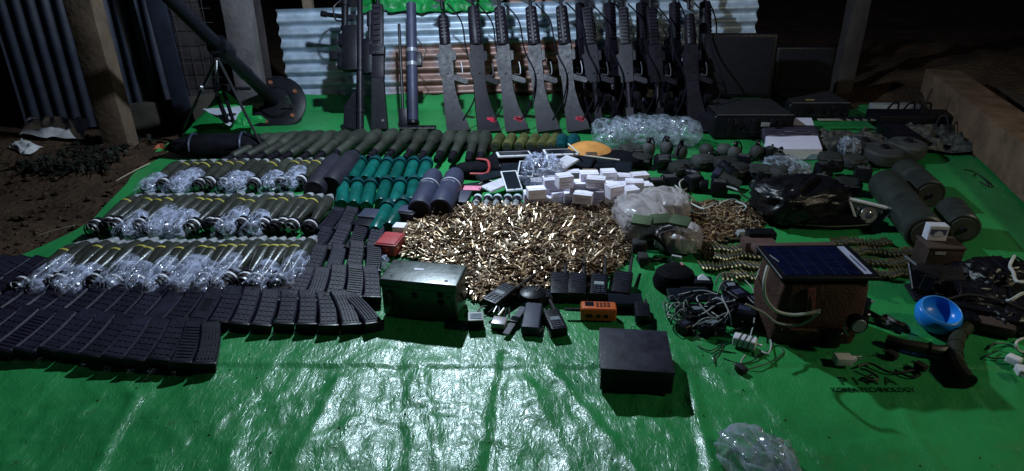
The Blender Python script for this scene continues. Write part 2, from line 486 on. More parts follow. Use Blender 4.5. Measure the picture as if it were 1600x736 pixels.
def smooth_path(pts, n=8, closed=False):
    pts = [Vector(p) for p in pts]; out = []
    N = len(pts)
    rng = N if closed else N - 1
    for i in range(rng):
        if closed: p0, p1, p2, p3 = pts[i - 1], pts[i], pts[(i + 1) % N], pts[(i + 2) % N]
        else: p0, p1, p2, p3 = pts[max(i - 1, 0)], pts[i], pts[i + 1], pts[min(i + 2, N - 1)]
        for k in range(n):
            t = k / n
            out.append(0.5 * ((2 * p1) + (p2 - p0) * t + (2 * p0 - 5 * p1 + 4 * p2 - p3) * t * t
                              + (3 * p1 - p0 - 3 * p2 + p3) * t ** 3))
    if not closed: out.append(pts[-1])
    return out
def cable(name, pts, r, m, label=None, cat=None, group=None, parent=None, closed=False, n=6, seg=8):
    mb = MB(); mb.tube(smooth_path(pts, seg, closed), r, n, closed)
    o = link(name, mb.mesh(name, m), parent)
    if cat: tag(o, label, cat, group)
    return o

# ------------------------------------------------------------------ tarpaulin surface
rs = np.random.RandomState(5)
def vnoise(x, y, seed):
    xi = np.floor(x).astype(int); yi = np.floor(y).astype(int)
    xf = x - xi; yf = y - yi
    def h(a, b):
        q = (a * 374761393 + b * 668265263 + seed * 1442695041) & 0x7fffffff
        q = ((q ^ (q >> 13)) * 1274126177) & 0x7fffffff
        return ((q ^ (q >> 16)) & 0xffff) / 65535.0
    u = xf * xf * (3 - 2 * xf); v = yf * yf * (3 - 2 * yf)
    return (h(xi, yi) * (1 - u) + h(xi + 1, yi) * u) * (1 - v) + (h(xi, yi + 1) * (1 - u) + h(xi + 1, yi + 1) * u) * v - 0.5
CREASES = []
for (a, b, w, amp) in [((215, 610), (140, 745), .016, .008), ((390, 625), (350, 745), .018, .004),
                       ((445, 545), (405, 600), .018, .004), ((530, 590), (452, 745), .017, .008),
                       ((628, 540), (618, 745), .020, -.008), ((655, 545), (690, 745), .014, .007),
                       ((787, 552), (763, 745), .016, -.010), ((822, 590), (900, 745), .018, .006),
                       ((862, 575), (1000, 745), .016, .008), ((1078, 585), (1112, 745), .014, .010),
                       ((1150, 572), (1305, 745), .014, .007), ((1395, 615), (1475, 745), .016, .007),
                       ((1130, 600), (1185, 625), .012, .004), ((820, 625), (880, 612), .012, .004),
                       ((60, 640), (190, 622), .02, -.004), ((600, 640), (745, 655), .015, .003),
                       ((1150, 715), (1420, 700), .03, .006), ((470, 700), (560, 655), .015, .004),
                       ((560, 172), (600, 208), .02, .004), ((1010, 420), (980, 480), .02, .005)]:
    A = P(*a); B = P(*b)
    CREASES.append((A.x, A.y, B.x, B.y, w, amp))
def tarp_h(x, y):
    x = np.asarray(x, float); y = np.asarray(y, float)
    near = np.clip((1.62 - y) / 0.25, 0, 1) + 0.0
    nr = 0.22 + 0.78 * near
    h = nr * (0.016 * vnoise(x / 0.17 + 0.25 * y, y / 0.50, 3) + 0.008 * vnoise(x / 0.08, y / 0.14, 9))
    h += nr * (0.0045 * vnoise(x / 0.035, y / 0.05, 21) + 0.0022 * vnoise(x / 0.016, y / 0.022, 33))
    # sharp little crumples
    c = 1 - np.abs(2 * vnoise(x / 0.06 + vnoise(x / .1, y / .1, 4), y / 0.085 + vnoise(x / .1, y / .1, 6), 41))
    h += nr * 0.0030 * c ** 4
    for (ax, ay, bx, by, w, amp) in CREASES:
        dx, dy = bx - ax, by - ay
        L = hypot(dx, dy)
        t = ((x - ax) * dx + (y - ay) * dy) / (L * L)
        tc_ = np.clip(t, 0, 1)
        wob = 0.012 * vnoise(y / 0.09, x * 0 + ax * 7, 55)
        dist = np.hypot(x + wob - (ax + dx * tc_), y - (ay + dy * tc_))
        h += amp * np.exp(-(dist / w) ** 2) * (0.7 + 0.6 * vnoise(x / .05, y / .06, 77))
    # welded seam
    sy = 1.425 - 0.012 * vnoise(x / .3, y * 0, 8)
    h += 0.0045 * np.clip((y - sy) / 0.008, 0, 1) * np.clip((1.75 - y) / .2, 0, 1)
    c_ = P(1367, 601)
    flat = np.exp(-(((x - c_.x) / .20) ** 2 + ((y - c_.y) / .07) ** 2) ** 2)
    return h * (1 - flat) - 0.004
def tarp_z(x, y): return float(tarp_h(np.array([x]), np.array([y]))[0])

LEFT = [(P(0, 700).y, -1.95), (P(0, 500).y, -2.05), (P(0, 414).y, P(0, 414).x), (P(81, 375).y, P(81, 375).x),
        (P(141, 343).y, P(141, 343).x), (P(183, 298).y, P(183, 298).x), (P(217, 261).y, P(217, 261).x),
        (P(255, 241).y, P(255, 241).x), (P(285, 215).y, P(285, 215).x), (4.2, -1.75)]
RIGHT = [(0.3, 2.35), (P(1600, 305).y, 2.26), (P(1480, 192).y, 2.62), (4.2, 2.7)]
def build_tarp():
    ys = np.concatenate([np.arange(0.45, 1.75, 0.0085), np.arange(1.75, 4.14, 0.02)])
    nu = 470
    us = np.linspace(0, 1, nu)
    xl = np.interp(ys, [a for a, _ in LEFT], [b for _, b in LEFT])
    xr = np.interp(ys, [a for a, _ in RIGHT], [b for _, b in RIGHT])
    xl = xl + 0.03 * vnoise(ys / 0.12, ys * 0, 12)
    Y = np.repeat(ys[:, None], nu, 1)
    X = xl[:, None] * (1 - us) + xr[:, None] * us
    Z = tarp_h(X, Y)
    # the back hem is turned up against the metal sheet
    up = np.clip((Y - 4.02) / 0.1, 0, 1)
    Z = Z + 0.07 * up * np.clip((X + 1.5) / 0.1, 0, 1) * np.clip((1.7 - X) / .2, 0, 1) + 0.02 * up * vnoise(X / .07, Y / .1, 5)
    co = np.stack([X, Y, Z], -1).reshape(-1, 3)
    ny = len(ys)
    i = np.arange(ny - 1)[:, None] * nu + np.arange(nu - 1)[None]
    fs = np.stack([i, i + 1, i + nu + 1, i + nu], -1).reshape(-1, 4)
    me = bpy.data.meshes.new("tarpaulin")
    me.vertices.add(len(co)); me.vertices.foreach_set("co", co.ravel())
    me.loops.add(fs.size); me.loops.foreach_set("vertex_index", fs.ravel().astype(np.int32))
    me.polygons.add(len(fs)); me.polygons.foreach_set("loop_start", np.arange(0, fs.size, 4, dtype=np.int32))
    me.update(calc_edges=True); me.validate()
    me.materials.append(tarp_m)
    me.shade_smooth()
    o = link("tarpaulin", me)
    tag(o, "large crinkled green tarpaulin spread over the dirt under the whole display", "tarpaulin")
    return o
build_tarp()

# ------------------------------------------------------------------ ground
def build_ground():
    n = 260
    t = np.linspace(-1, 1, n)
    g = np.sign(t) * (np.abs(t) ** 2.6) * 40
    g = g + t * 4
    X, Y = np.meshgrid(g, g + 3)
    Z = -0.045 + 0.03 * vnoise(X / 0.4, Y / 0.4, 61) + 0.03 * vnoise(X / 0.11, Y / 0.11, 62)
    edge = np.clip((np.abs(X) - 2.5) / 3, 0, 1)
    Z = Z + edge * (0.25 * vnoise(X / 1.3, Y / 1.3, 63) + 0.1) * (Y > 1)
    rmound = np.exp(-((X - 3.5) / 0.9) ** 2 - ((Y - 4.2) / 1.6) ** 2)
    lmound = np.exp(-((X + 2.75) / 0.7) ** 2 - ((Y - 3.25) / 0.25) ** 2)
    Z = Z + 0.22 * rmound * (1 + vnoise(X / .2, Y / .2, 64)) + 0.10 * lmound * (1 + vnoise(X / .1, Y / .1, 65))
    co = np.stack([X, Y, Z], -1).reshape(-1, 3)
    i = np.arange(n - 1)[:, None] * n + np.arange(n - 1)[None]
    fs = np.stack([i, i + 1, i + n + 1, i + n], -1).reshape(-1, 4)
    me = bpy.data.meshes.new("ground")
    me.from_pydata(co.tolist(), [], fs.tolist())
    me.materials.append(dirt); me.shade_smooth()
    tag(link("ground", me), None, None, kind='structure')
build_ground()
# crumbs and specks of dirt on the near part of the tarp
mb = MB()
for k in range(150):
    x = rnd.uniform(-1.1, 1.3); y = rnd.uniform(1.0, 1.5); q = rnd.choice([.0008, .0012, .0018, .003])
    z = tarp_z(x, y)
    mb.add([(x - q, y - q * rnd.uniform(.4, 1), z), (x + q, y - q * .6, z), (x + q * .5, y + q, z), (x, y, z + q * 1.2)], [(0, 1, 3), (1, 2, 3), (2, 0, 3)])
tag(link("dirt_crumbs", mb.mesh("dirt_crumbs", dirt, 0)), "small dirt crumbs scattered on the near part of the tarp", "dirt", kind="stuff")
# loose soil clods and pebbles left of the sheet
mb = MB()
for k in range(420):
    px = rnd.uniform(-80, 300); py = rnd.uniform(215, 400)
    lim = np.interp(py, [215, 241, 261, 298, 343, 375, 414], [285, 255, 217, 183, 141, 81, 0]) - 8
    if px > lim: continue
    p = P(px, py); r = rnd.choice([.004, .006, .008, .012, .018])
    bm = bmesh.new(); bmesh.ops.create_icosphere(bm, subdivisions=1, radius=r)
    vs = [(v.co.x * rnd.uniform(.6, 1.3) + p.x, v.co.y * rnd.uniform(.6, 1.3) + p.y, v.co.z * .6 - 0.035 + r * .3) for v in bm.verts]
    mb.add(vs, [[v.index for v in f.verts] for f in bm.faces]); bm.free()
tag(link("soil_clods", mb.mesh("soil_clods", dirt)), "loose soil clods and pebbles scattered on the bare dirt", "soil", kind="stuff")
# dark weeds in the left and right corners
mb = MB()
for k in range(1500):
    if rnd.random() < 0.5:
        p = P(rnd.gauss(110, 70), rnd.uniform(215, 262))
        if p.x > -1.95: continue
    else:
        p = P(rnd.uniform(1500, 1680), rnd.uniform(110, 190))
        if p.x < 2.75: continue
    h = rnd.uniform(.015, .055) if p.x < 0 else rnd.uniform(.03, .10); a = rnd.uniform(0, 2 * pi); w = rnd.uniform(.004, .012); l = rnd.uniform(.02, .09)
    d = Vector((cos(a), sin(a), 0)); s_ = Vector((-sin(a), cos(a), 0)) * w
    b0 = Vector((p.x, p.y, -.03)); m_ = b0 + d * l * .5 + Vector((0, 0, h)); t_ = b0 + d * l * 1.6 + Vector((0, 0, h * .7))
    mb.add([b0 - s_ * .4, b0 + s_ * .4, m_ + s_, t_, m_ - s_], [(0, 1, 2, 4), (4, 2, 3)])
weed = mat("dark_weed", (0.007, 0.010, 0.006), 0.7)
tag(link("weeds", mb.mesh("weeds", weed, 0)), "dark low weeds growing on the dirt at both edges", "weeds", kind="stuff")

# ------------------------------------------------------------------ corrugated sheets
def corrugated(name, W, H, pitch, amp, m, along='X', nseg=14, thick=0.0012, dent=0.006):
    """ridges run along X (horizontal) in the XZ plane, or along Z when along == 'Z'"""
    mb = MB()
    ridge = H if along == 'X' else W
    L = W if along == 'X' else H
    nr = int(ridge / pitch * 10); nl = nseg
    vs = []
    for side in (0, 1):
        for i in range(nr + 1):
            q = ridge * i / nr
            for j in range(nl + 1):
                l = L * j / nl
                d = amp * sin(2 * pi * q / pitch) + side * thick + dent * noise.noise(Vector((l * 1.7, q * 2.3, 3)))
                jag = 0
                if along == 'X': vs.append((l - W / 2, d, q))
                else: vs.append((q - W / 2, d, l))
    fs = []
    n = nl + 1; off = (nr + 1) * n
    for s_ in (0, 1):
        for i in range(nr):
            for j in range(nl):
                a = s_ * off + i * n + j
                fs.append((a, a + 1, a + n + 1, a + n) if s_ else (a, a + n, a + n + 1, a + 1))
    for i in range(nr):
        fs.append((i * n, off + i * n, off + (i + 1) * n, (i + 1) * n))
        fs.append((i * n + nl, (i + 1) * n + nl, off + (i + 1) * n + nl, off + i * n + nl))
    for j in range(nl):
        fs.append((j, j + 1, off + j + 1, off + j))
        a = nr * n + j
        fs.append((a, off + a, off + a + 1, a + 1))
    mb.add(vs, fs)
    me = mb.mesh(name, m, 60)
    return link(name, me)
SHY = 4.15
o = corrugated("corrugated_sheet", 2.92, 0.66, 0.0765, 0.018, zinc, 'X', 60)
o.location = (0.045, SHY, -0.045); o.rotation_euler = (radians(-3), radians(-1.6), 0)
tag(o, "rusty corrugated iron sheet with horizontal ridges standing behind the rifles", "metal sheet")
o = corrugated("corrugated_sheet", 1.5, 0.16, 0.0765, 0.018, zinc, 'X', 30)
o.location = (0.72, SHY + 0.10, 0.56); o.rotation_euler = (radians(-20), radians(-1.0), 0)
tag(o, "upper strip of corrugated iron behind the right rifles' muzzles", "metal sheet")
# support stakes behind the sheet
for k, X in enumerate((-1.25, 0.1, 1.35)):
    mb = MB(); mb.rbox((0, 0, .40), (.06, .05, .95), .006)
    o = link("wooden_stake", mb.mesh("wooden_stake", wood), None, (X, SHY + 0.095, -0.03), (0, 0, 0))
    tag(o, ["dark wooden stake behind the left end of the corrugated sheet",
            "dark wooden stake behind the middle of the corrugated sheet",
            "dark wooden stake behind the right end of the corrugated sheet"][k], "stake", "stakes behind the corrugated sheet")

# crumpled sheets
def crumple_patch(name, poly_w, poly_d, amp, m, nx=40, ny=30, freq=9, seed=0, sag=None, thick=.0015):
    mb = MB(); vs = []
    for j in range(ny + 1):
        for i in range(nx + 1):
            x = (i / nx - .5) * poly_w; y = (j / ny - .5) * poly_d
            q = Vector((x * freq, y * freq, seed))
            h = amp * (1 - abs(noise.noise(q)) * 2) + amp * .5 * noise.noise(q * 2.7)
            x += amp * .7 * noise.noise(q + Vector((9, 2, 1))); y += amp * .7 * noise.noise(q + Vector((1, 7, 5)))
            ex = min(i, nx - i) / nx; ey = min(j, ny - j) / ny
            e = min(1, min(ex, ey) * 6)
            z = max(0.0, h * (0.25 + .75 * e)) + (sag(x, y) if sag else 0)
            vs.append((x, y, z))
    fs = [(j * (nx + 1) + i, j * (nx + 1) + i + 1, (j + 1) * (nx + 1) + i + 1, (j + 1) * (nx + 1) + i) for j in range(ny) for i in range(nx)]
    mb.add(vs, fs)
    return mb.mesh(name, m, 0 if False else 80)
me = crumple_patch("folded_tarpaulin", .85, .22, .05, greencloth, 60, 24, 16, 3)
tag(link("folded_tarpaulin", me, None, (-0.50, SHY + .10, 0.60), (radians(22), 0, 0)),
    "crumpled green sheet bundled on top of the corrugated iron", "sheet")

# ------------------------------------------------------------------ left background
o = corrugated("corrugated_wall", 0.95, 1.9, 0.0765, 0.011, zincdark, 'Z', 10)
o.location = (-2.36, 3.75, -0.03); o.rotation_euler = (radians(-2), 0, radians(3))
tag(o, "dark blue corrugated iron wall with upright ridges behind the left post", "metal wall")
o = corrugated("corrugated_wall", 1.3, 1.5, 0.0765, 0.009, mat("dim_sheet", (0.028, 0.026, 0.034), 0.6, 0.2), 'Z', 10)
o.location = (-3.62, 3.70, 0.10); o.rotation_euler = (0, 0, radians(5))
tag(o, "nearly black corrugated sheet at the far left edge", "metal wall")
def post(loc, w, h, d, m, label, rot=(0, 0, 0), name="wooden_post"):
    mb = MB(); n = 14; vs = []; fs = []
    for i in range(n + 1):
        z = h * i / n
        for a, b in ((-1, -1), (-.9, -1.05), (.9, -1.05), (1, -1), (1, 1), (-1, 1)):
            q = Vector((a * 3, b * 3, z * 4))
            vs.append((a * w / 2 + .006 * noise.noise(q), b * d / 2 + .006 * noise.noise(q + Vector((5, 5, 5))), z))
    for i in range(n):
        for k in range(6):
            k2 = (k + 1) % 6
            fs.append((i * 6 + k, i * 6 + k2, (i + 1) * 6 + k2, (i + 1) * 6 + k))
    fs.append(tuple(range(6))[::-1]); fs.append(tuple(range(n * 6, n * 6 + 6)))
    mb.add(vs, fs)
    o = link(name, mb.mesh(name, m, 30), None, loc, rot)
    return tag(o, label, "post" if name == "wooden_post" else "beam")
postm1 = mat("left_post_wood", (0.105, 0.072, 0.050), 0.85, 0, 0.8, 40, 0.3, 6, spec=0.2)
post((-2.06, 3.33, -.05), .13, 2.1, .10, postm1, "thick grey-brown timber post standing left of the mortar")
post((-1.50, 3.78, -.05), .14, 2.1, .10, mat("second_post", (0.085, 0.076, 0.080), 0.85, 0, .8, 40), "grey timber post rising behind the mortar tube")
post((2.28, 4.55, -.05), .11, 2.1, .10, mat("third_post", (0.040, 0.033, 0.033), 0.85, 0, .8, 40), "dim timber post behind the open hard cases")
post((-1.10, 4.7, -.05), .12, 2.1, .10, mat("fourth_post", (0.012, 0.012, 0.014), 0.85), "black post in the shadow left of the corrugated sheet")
# cloth panel and wire between the posts
mb = MB()
nx, nz = 26, 30
mb.add([(x / nx * .62, .015 * noise.noise(Vector((x * .3, z * .25, 2))), z / nz * 1.9) for z in range(nz + 1) for x in range(nx + 1)],
       [(z * (nx + 1) + x, z * (nx + 1) + x + 1, (z + 1) * (nx + 1) + x + 1, (z + 1) * (nx + 1) + x) for z in range(nz) for x in range(nx)])
o = link("cloth_screen", mb.mesh("cloth_screen", mat("dim_cloth", (0.036, 0.030, 0.032), 0.95, 0, .6, 30, .5, 4, spec=.1), 60), None, (-2.02, 3.86, .1), (0, 0, 0))
tag(o, "dim brown cloth screen hanging between the two left posts", "screen")
mb = MB()
for k in range(10):
    x = -1.98 + k * .055
    mb.tube([(x + .01 * noise.noise(Vector((x * 9, z, 1))), 3.80, z * .12) for z in range(0, 15)], .0016, 4)
for k in range(22):
    z = .1 + k * .075
    mb.tube([(-1.99 + x * .037, 3.797, z + .01 * noise.noise(Vector((x, z * 9, 1)))) for x in range(0, 15)], .0016, 4)
tag(link("wire_mesh", mb.mesh("wire_mesh", netm)), "rusty wire mesh in front of the dim cloth screen", "wire mesh")
# strips of metal behind the post
mb = MB(); mb.rbox((0, 0, .85), (.10, .012, 1.7), .003)
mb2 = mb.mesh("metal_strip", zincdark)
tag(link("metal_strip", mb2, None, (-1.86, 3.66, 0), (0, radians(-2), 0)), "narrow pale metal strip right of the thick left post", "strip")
# planks on the ground
post((-2.25, 3.72, .02), .16, .80, .05, mat("plank_wood", (0.055, 0.046, 0.038), 0.9, 0, .8, 30), "low dusty plank lying behind the left edge of the tarp",
     rot=(0, radians(84), radians(8)), name="wooden_plank")
# mound under the cloth & rags
me = crumple_patch("white_rag", .28, .16, .05, ragwhite, 26, 18, 14, 1)
tag(link("white_rag", me, None, (*P(95, 222).xy, .07), (radians(20), radians(10), .3)), "crumpled dirty white rag on the weeds at the far left", "rag")
me = crumple_patch("white_rag", .13, .08, .03, ragwhite, 20, 12, 20, 4)
tag(link("white_rag", me, None, (*P(45, 243).xy, .04), (radians(12), radians(10), -.3)), "small pale scrap below the larger white rag", "rag")
me = crumple_patch("orange_scrap", .09, .05, .02, mat("orange_scrap", (0.35, 0.09, 0.04), .6), 20, 12, 25, 2)
tag(link("orange_scrap", me, None, (*P(256, 228).xy, -.01), (radians(10), 0, .2)), "crumpled orange plastic scrap beside the thick left post", "scrap")
me = crumple_patch("pale_wrapper", .12, .04, .02, ragwhite, 20, 10, 25, 6)
tag(link("pale_wrapper", me, None, (*P(165, 229).xy, -.01), (0, 0, .2)), "flat pale wrapper lying between rag and post", "scrap")
# straw stalks
for (a, b, lab) in (((60, 362), (118, 356), "dry straw stalk lying on the dirt left of the mortar rounds"),
                    ((180, 278), (235, 258), "thin dry stalk lying on the dirt by the upper left hem")):
    A = P(*a); B = P(*b)
    o = cable("straw", [(A.x, A.y, -.015), ((A.x + B.x) / 2, (A.y + B.y) / 2, .0), (B.x, B.y, .01)], .003, mat("straw", (.30, .26, .18), .8), lab, "stalk")

# white sack on the raised green corner flap
def tent():
    A = P(283, 217); B = P(398, 212)
    mb = MB(); vs = []; nx, ny = 22, 12
    for j in range(ny + 1):
        for i in range(nx + 1):
            u = i / nx; v = j / ny
            x = A.x + (B.x - A.x) * (u * (1 - .35 * v) + .22 * v)
            y = A.y + v * .22
            z = .005 + .20 * v * (0.6 + .4 * sin(pi * min(1, u * 1.3))) + .012 * noise.noise(Vector((x * 12, y * 12, 0)))
            vs.append((x, y, z))
    fs = [(j * (nx + 1) + i, j * (nx + 1) + i + 1, (j + 1) * (nx + 1) + i + 1, (j + 1) * (nx + 1) + i) for j in range(ny) for i in range(nx)]
    mb.add(vs, fs)
    return mb.mesh("raised_flap", greencloth, 60)
tag(link("raised_flap", tent()), "green tarp corner pulled up over a lump behind the bipod", "sheet")
mb = MB()
c0 = PY(320, 171, 3.46); c1 = PY(386, 167, 3.46); c2 = PY(361, 198, 3.33)
vs = []; nn = 12
for i in range(nn + 1):
    for j in range(nn + 1 - i):
        u = i / nn; v = j / nn
        p = c0 + (c1 - c0) * u + (c2 - c0) * v + Vector((0, -.02, .01 + .012 * noise.noise(Vector((u * 4, v * 4, 1)))))
        vs.append(p)
idx = {}; q = 0
for i in range(nn + 1):
    for j in range(nn + 1 - i): idx[(i, j)] = q; q += 1
fs = []
for i in range(nn):
    for j in range(nn - i):
        fs.append((idx[i, j], idx[i + 1, j], idx[i, j + 1]))
        if i + j < nn - 1: fs.append((idx[i + 1, j], idx[i + 1, j + 1], idx[i, j + 1]))
mb.add(vs, fs)
tag(link("white_sack", mb.mesh("white_sack", mat("sack_white", (.34, .36, .42), .7), 60)), "pale folded sack corner on top of the raised green flap", "sack")

# right-hand timbers
A = P(1478, 192); B = P(1640, 345)
d = (B - A); d.normalize(); A = A - d * .38; d = (B - A); L_ = hypot(d.x, d.y) + .55
post((A.x + .09, A.y + .10, .11), .19, L_, .20, beamwood, "long heavy timber beam lying along the right edge of the tarp",
     rot=(radians(90), 0, atan2(d.y, d.x) + pi / 2), name="timber_beam")
post((A.x + .62, A.y + .32, .05), .13, 2.1, .12, mat("far_beam", (.055, .040, .030), .9, 0, .8, 40), "thinner dim timber beam lying behind the long right beam",
     rot=(radians(90), 0, atan2(d.y, d.x) + pi / 2 - .08), name="timber_beam")
me = crumple_patch("pale_stone", .1, .06, .04, ragwhite, 16, 12, 16, 6)
tag(link("pale_stone", me, None, (*P(1597, 161).xy, .12), (0, 0, 0)), "pale scrap lying on the dark ground at the far right", "scrap")

# ================================================================== the weapons leaning on the sheet
LEAN = radians(31)
def rifle(stock='fixed', red=False, forend='holes'):
    t = thing("rifle", "", "rifle")
    # butt at the origin, muzzle up, trigger side towards +X
    if stock == 'fixed':
        mb = MB(); mb.prism([(-.034, 0), (.092, .0), (.088, .03), (.052, .13), (.034, .225), (.032, .275), (-.034, .275), (-.036, .14)], .036)
        s_ = part("stock", mb, gun, t, 30)
        mb = MB(); mb.prism([(-.031, -.006), (.099, -.006), (.099, 0), (-.031, 0)], .038); part("butt_plate", mb, rubber, s_)
        if red:
            mb = MB(); rr = random.Random(4)
            for k in range(26):
                a = rr.uniform(0, 2 * pi); q = rr.uniform(0, .020); l = rr.uniform(.006, .014)
                cx, cz = .045 + q * cos(a), .058 + q * sin(a) * .8; an = rr.uniform(-.5, .5)
                ca, sa = cos(an) * l, sin(an) * l
                mb.add([(cx - ca, -.0198, cz - sa - .0022), (cx + ca, -.0198, cz + sa - .0016), (cx + ca, -.0198, cz + sa + .0016), (cx - ca, -.0198, cz - sa + .0016)], [(0, 1, 2, 3)])
            part("painted_mark", mb, redpaint, s_, 0)
    else:
        mb = MB(); mb.cyl((0, 0, .05), (0, 0, .285), .015, 12)
        mb.prism([(-.018, 0), (.070, 0), (.066, .03), (.022, .07), (.020, .13), (-.020, .13)], .030)
        part("stock", mb, gun, t, 30)
    mb = MB()
    mb.prism([(-.036, .275), (.032, .275), (.034, .34), (.036, .47), (.034, .49), (-.036, .49)], .036)
    mb.prism([(.036, .395), (.052, .40), (.054, .45), (.036, .455)], .026)
    mb.cyl((.0, -.018, .33), (.0, -.024, .33), .008, 10); mb.cyl((.01, -.018, .42), (.01, -.022, .42), .006, 10)
    mb.cyl((-.018, -.018, .45), (-.018, -.022, .45), .004, 8)
    part("receiver", mb, gun, t, 30)
    mb = MB(); mb.prism([(-.034, .31), (-.046, .325), (-.048, .44), (-.034, .455)], .014)
    mb.prism([(-.046, .42), (-.054, .425), (-.054, .442), (-.046, .444)], .012)
    part("carry_handle", mb, gun, t, 30)
    mb = MB(); mb.prism([(.030, .285), (.032, .318), (.105, .282), (.108, .262), (.096, .255)], .024)
    part("grip", mb, gun, t, 30)
    mb = MB(); mb.tube(smooth_path([(.046, 0, .322), (.075, 0, .312), (.082, 0, .345), (.078, 0, .385)], 5), .003, 6)
    part("trigger_guard", mb, mat("guard_metal", (.10, .10, .115), .35, .4), t)
    mb = MB(); mb.tube(smooth_path([(.046, 0, .352), (.060, 0, .35), (.066, 0, .342)], 4), .0028, 5); part("trigger", mb, black, t)
    mb = MB()
    if forend == 'plain':
        mb.lathe([(.49, .030), (.52, .032), (.60, .031), (.66, .027), (.665, .020)], 12, (0, 0, 0), (0, 0, 1))
        mb.rbox((-.020, 0, .58), (.018, .024, .16), .004, 1)
        for k in range(6): mb.box((0, -.030, .53 + k * .020), (.030, .005, .006))
    elif forend == 'holes':
        mb.lathe([(.49, .033), (.50, .036), (.60, .036), (.71, .032), (.715, .024)], 14, (0, 0, 0), (0, 0, 1))
        for k in range(8):
            for sx in (-1, 1):
                x = sx * .015; z = .515 + k * .024
                mb.cyl((x, -.024, z), (x, -.0355 + .0006 * k, z), .0055, 8)
    else:
        mb.rbox((0, 0, .60), (.050, .046, .22), .006)
        for k in range(11): mb.box((0, -.025, .50 + k * .020), (.040, .008, .009)); mb.box((.027, 0, .50 + k * .020), (.008, .03, .009))
    part("handguard", mb, gun, t, 30)
    mb = MB(); mb.cyl((0, 0, .70), (0, 0, .965), .0095, 10); mb.lathe([(.965, .010), (.97, .0125), (1.0, .0125), (1.005, .009)], 10, (0, 0, 0), (0, 0, 1))
    part("barrel", mb, black, t)
    mb = MB(); mb.prism([(-.008, .735), (-.052, .765), (-.058, .775), (-.052, .785), (-.008, .80)], .012)
    mb.prism([(.008, .745), (.026, .75), (.026, .79), (.008, .80)], .010)
    mb.box((-.056, 0, .776), (.006, .018, .012))
    part("front_sight", mb, black, t)
    mb = MB()
    mb.tube(smooth_path([(.03, -.004, .73), (.10, .0, .62), (.115, .01, .45), (.16, .0, .30), (.13, -.01, .16), (.06, -.02, .05)], 8), .0045, 5)
    part("sling", mb, blackcloth, t)
    return t
plainf = Stamp(lambda: rifle('fixed', False, 'plain')); fixed = Stamp(lambda: rifle('fixed', False)); fixed_red = Stamp(lambda: rifle('fixed', True))
short = Stamp(lambda: rifle('short', False, 'rail'))
def pose(lean, roll, yaw):
    return (Matrix.Rotation(roll, 3, 'Y') @ Matrix.Rotation(lean, 3, 'X') @ Matrix.Rotation(yaw, 3, 'Z')).to_euler()
G0 = "rifles leaning upright against the corrugated sheet"
specs = [  # px of the butt's left edge, px of barrel at top, stamp, label
    (700, 690, plainf, "long black rifle with plain stock, just right of the smooth black launch tube"),
    (748, 737, fixed_red, "black rifle whose stock carries the leftmost red mark, nearly over the seam of olive grenades"),
    (792, 778, fixed_red, "black rifle with the brightest red mark on its stock, second of the three red-marked ones"),
    (841, 825, fixed, "black rifle with unmarked flared stock between the two right red-marked rifles"),
    (889, 872, fixed_red, "black rifle with faint red mark, standing above the teal canister heads"),
    (930, 912, short, "black rifle with slim stock just right of the red-marked rifles"),
    (978, 965, short, "black slim-stocked rifle above the left part of the clear plastic bags"),
    (1024, 1012, short, "black slim-stocked rifle above the right part of the clear plastic bags"),
    (1078, 1066, plainf, "rightmost black rifle, next to the open hard case")]
for bx, tx, st, lab in specs:
    b = P(bx + 8, 207); b.z = 0.004
    b.x += rnd.uniform(-.004, .004)
    tp = PY(tx, 25, 3.98)
    roll = atan2(tp.x - b.x, .62)
    st((b.x, b.y, .008), pose(-LEAN + rnd.uniform(-.02, .02), roll * .85 + rnd.uniform(-.012, .012), rnd.uniform(-.28, .22)), lab, G0)

EX = [(908, 905), (955, 950), (1002, 1000), (1052, 1052), (1098, 1100)]  # extra guns added to darken a stretch that is part shadow, part gear
for i, (bx, tx) in enumerate(EX):
    b = P(bx + 6, 198); tp = PY(tx, 25, 4.02)
    (fixed if i == 4 else short)((b.x, b.y + .03, .008), pose(-LEAN + .03, atan2(tp.x - b.x, .62) * .8, .6), f"black gun added for darkness behind the slim rifles, {which(i, 5, 'its own line')}", "black guns behind the slim rifles")
def rig():  # added dark gear, filling a stretch that is part shadow, part clutter
    t = thing("chest_rig", "", "chest rig")
    mb = MB(); R_ = (radians(-18), 0, 0)
    mb.rbox((0, .02, .16), (.20, .035, .30), .012, 2, rot=R_); part("back_panel", mb, blackcloth, t)
    for k in range(3):
        mb = MB(); mb.rbox((-.064 + k * .064, -.012, .10), (.055, .05, .13), .010, 2, rot=R_); p_ = part("pocket", mb, blackcloth, t)
        mb = MB(); mb.rbox((-.064 + k * .064, -.040, .135), (.05, .006, .05), .003, 1, rot=R_); part("flap", mb, black, p_)
    mb = MB(); mb.tube(smooth_path([(-.08, .03, .30), (-.09, -.02, .36), (-.02, .0, .34), (.05, -.01, .37), (.09, .03, .29)], 6), .008, 6); part("strap", mb, blackcloth, t)
    return t
rg = Stamp(rig)
for i, px in enumerate((918, 962, 1010, 1062, 1112)):
    b = P(px, 181); rg((b.x, b.y + .03, .004), (0, 0, rnd.uniform(-.2, .2)), f"black webbing rig added for darkness behind the rifles, {which(i, 5, 'the dark line')}", "black webbing rigs behind the rifles")
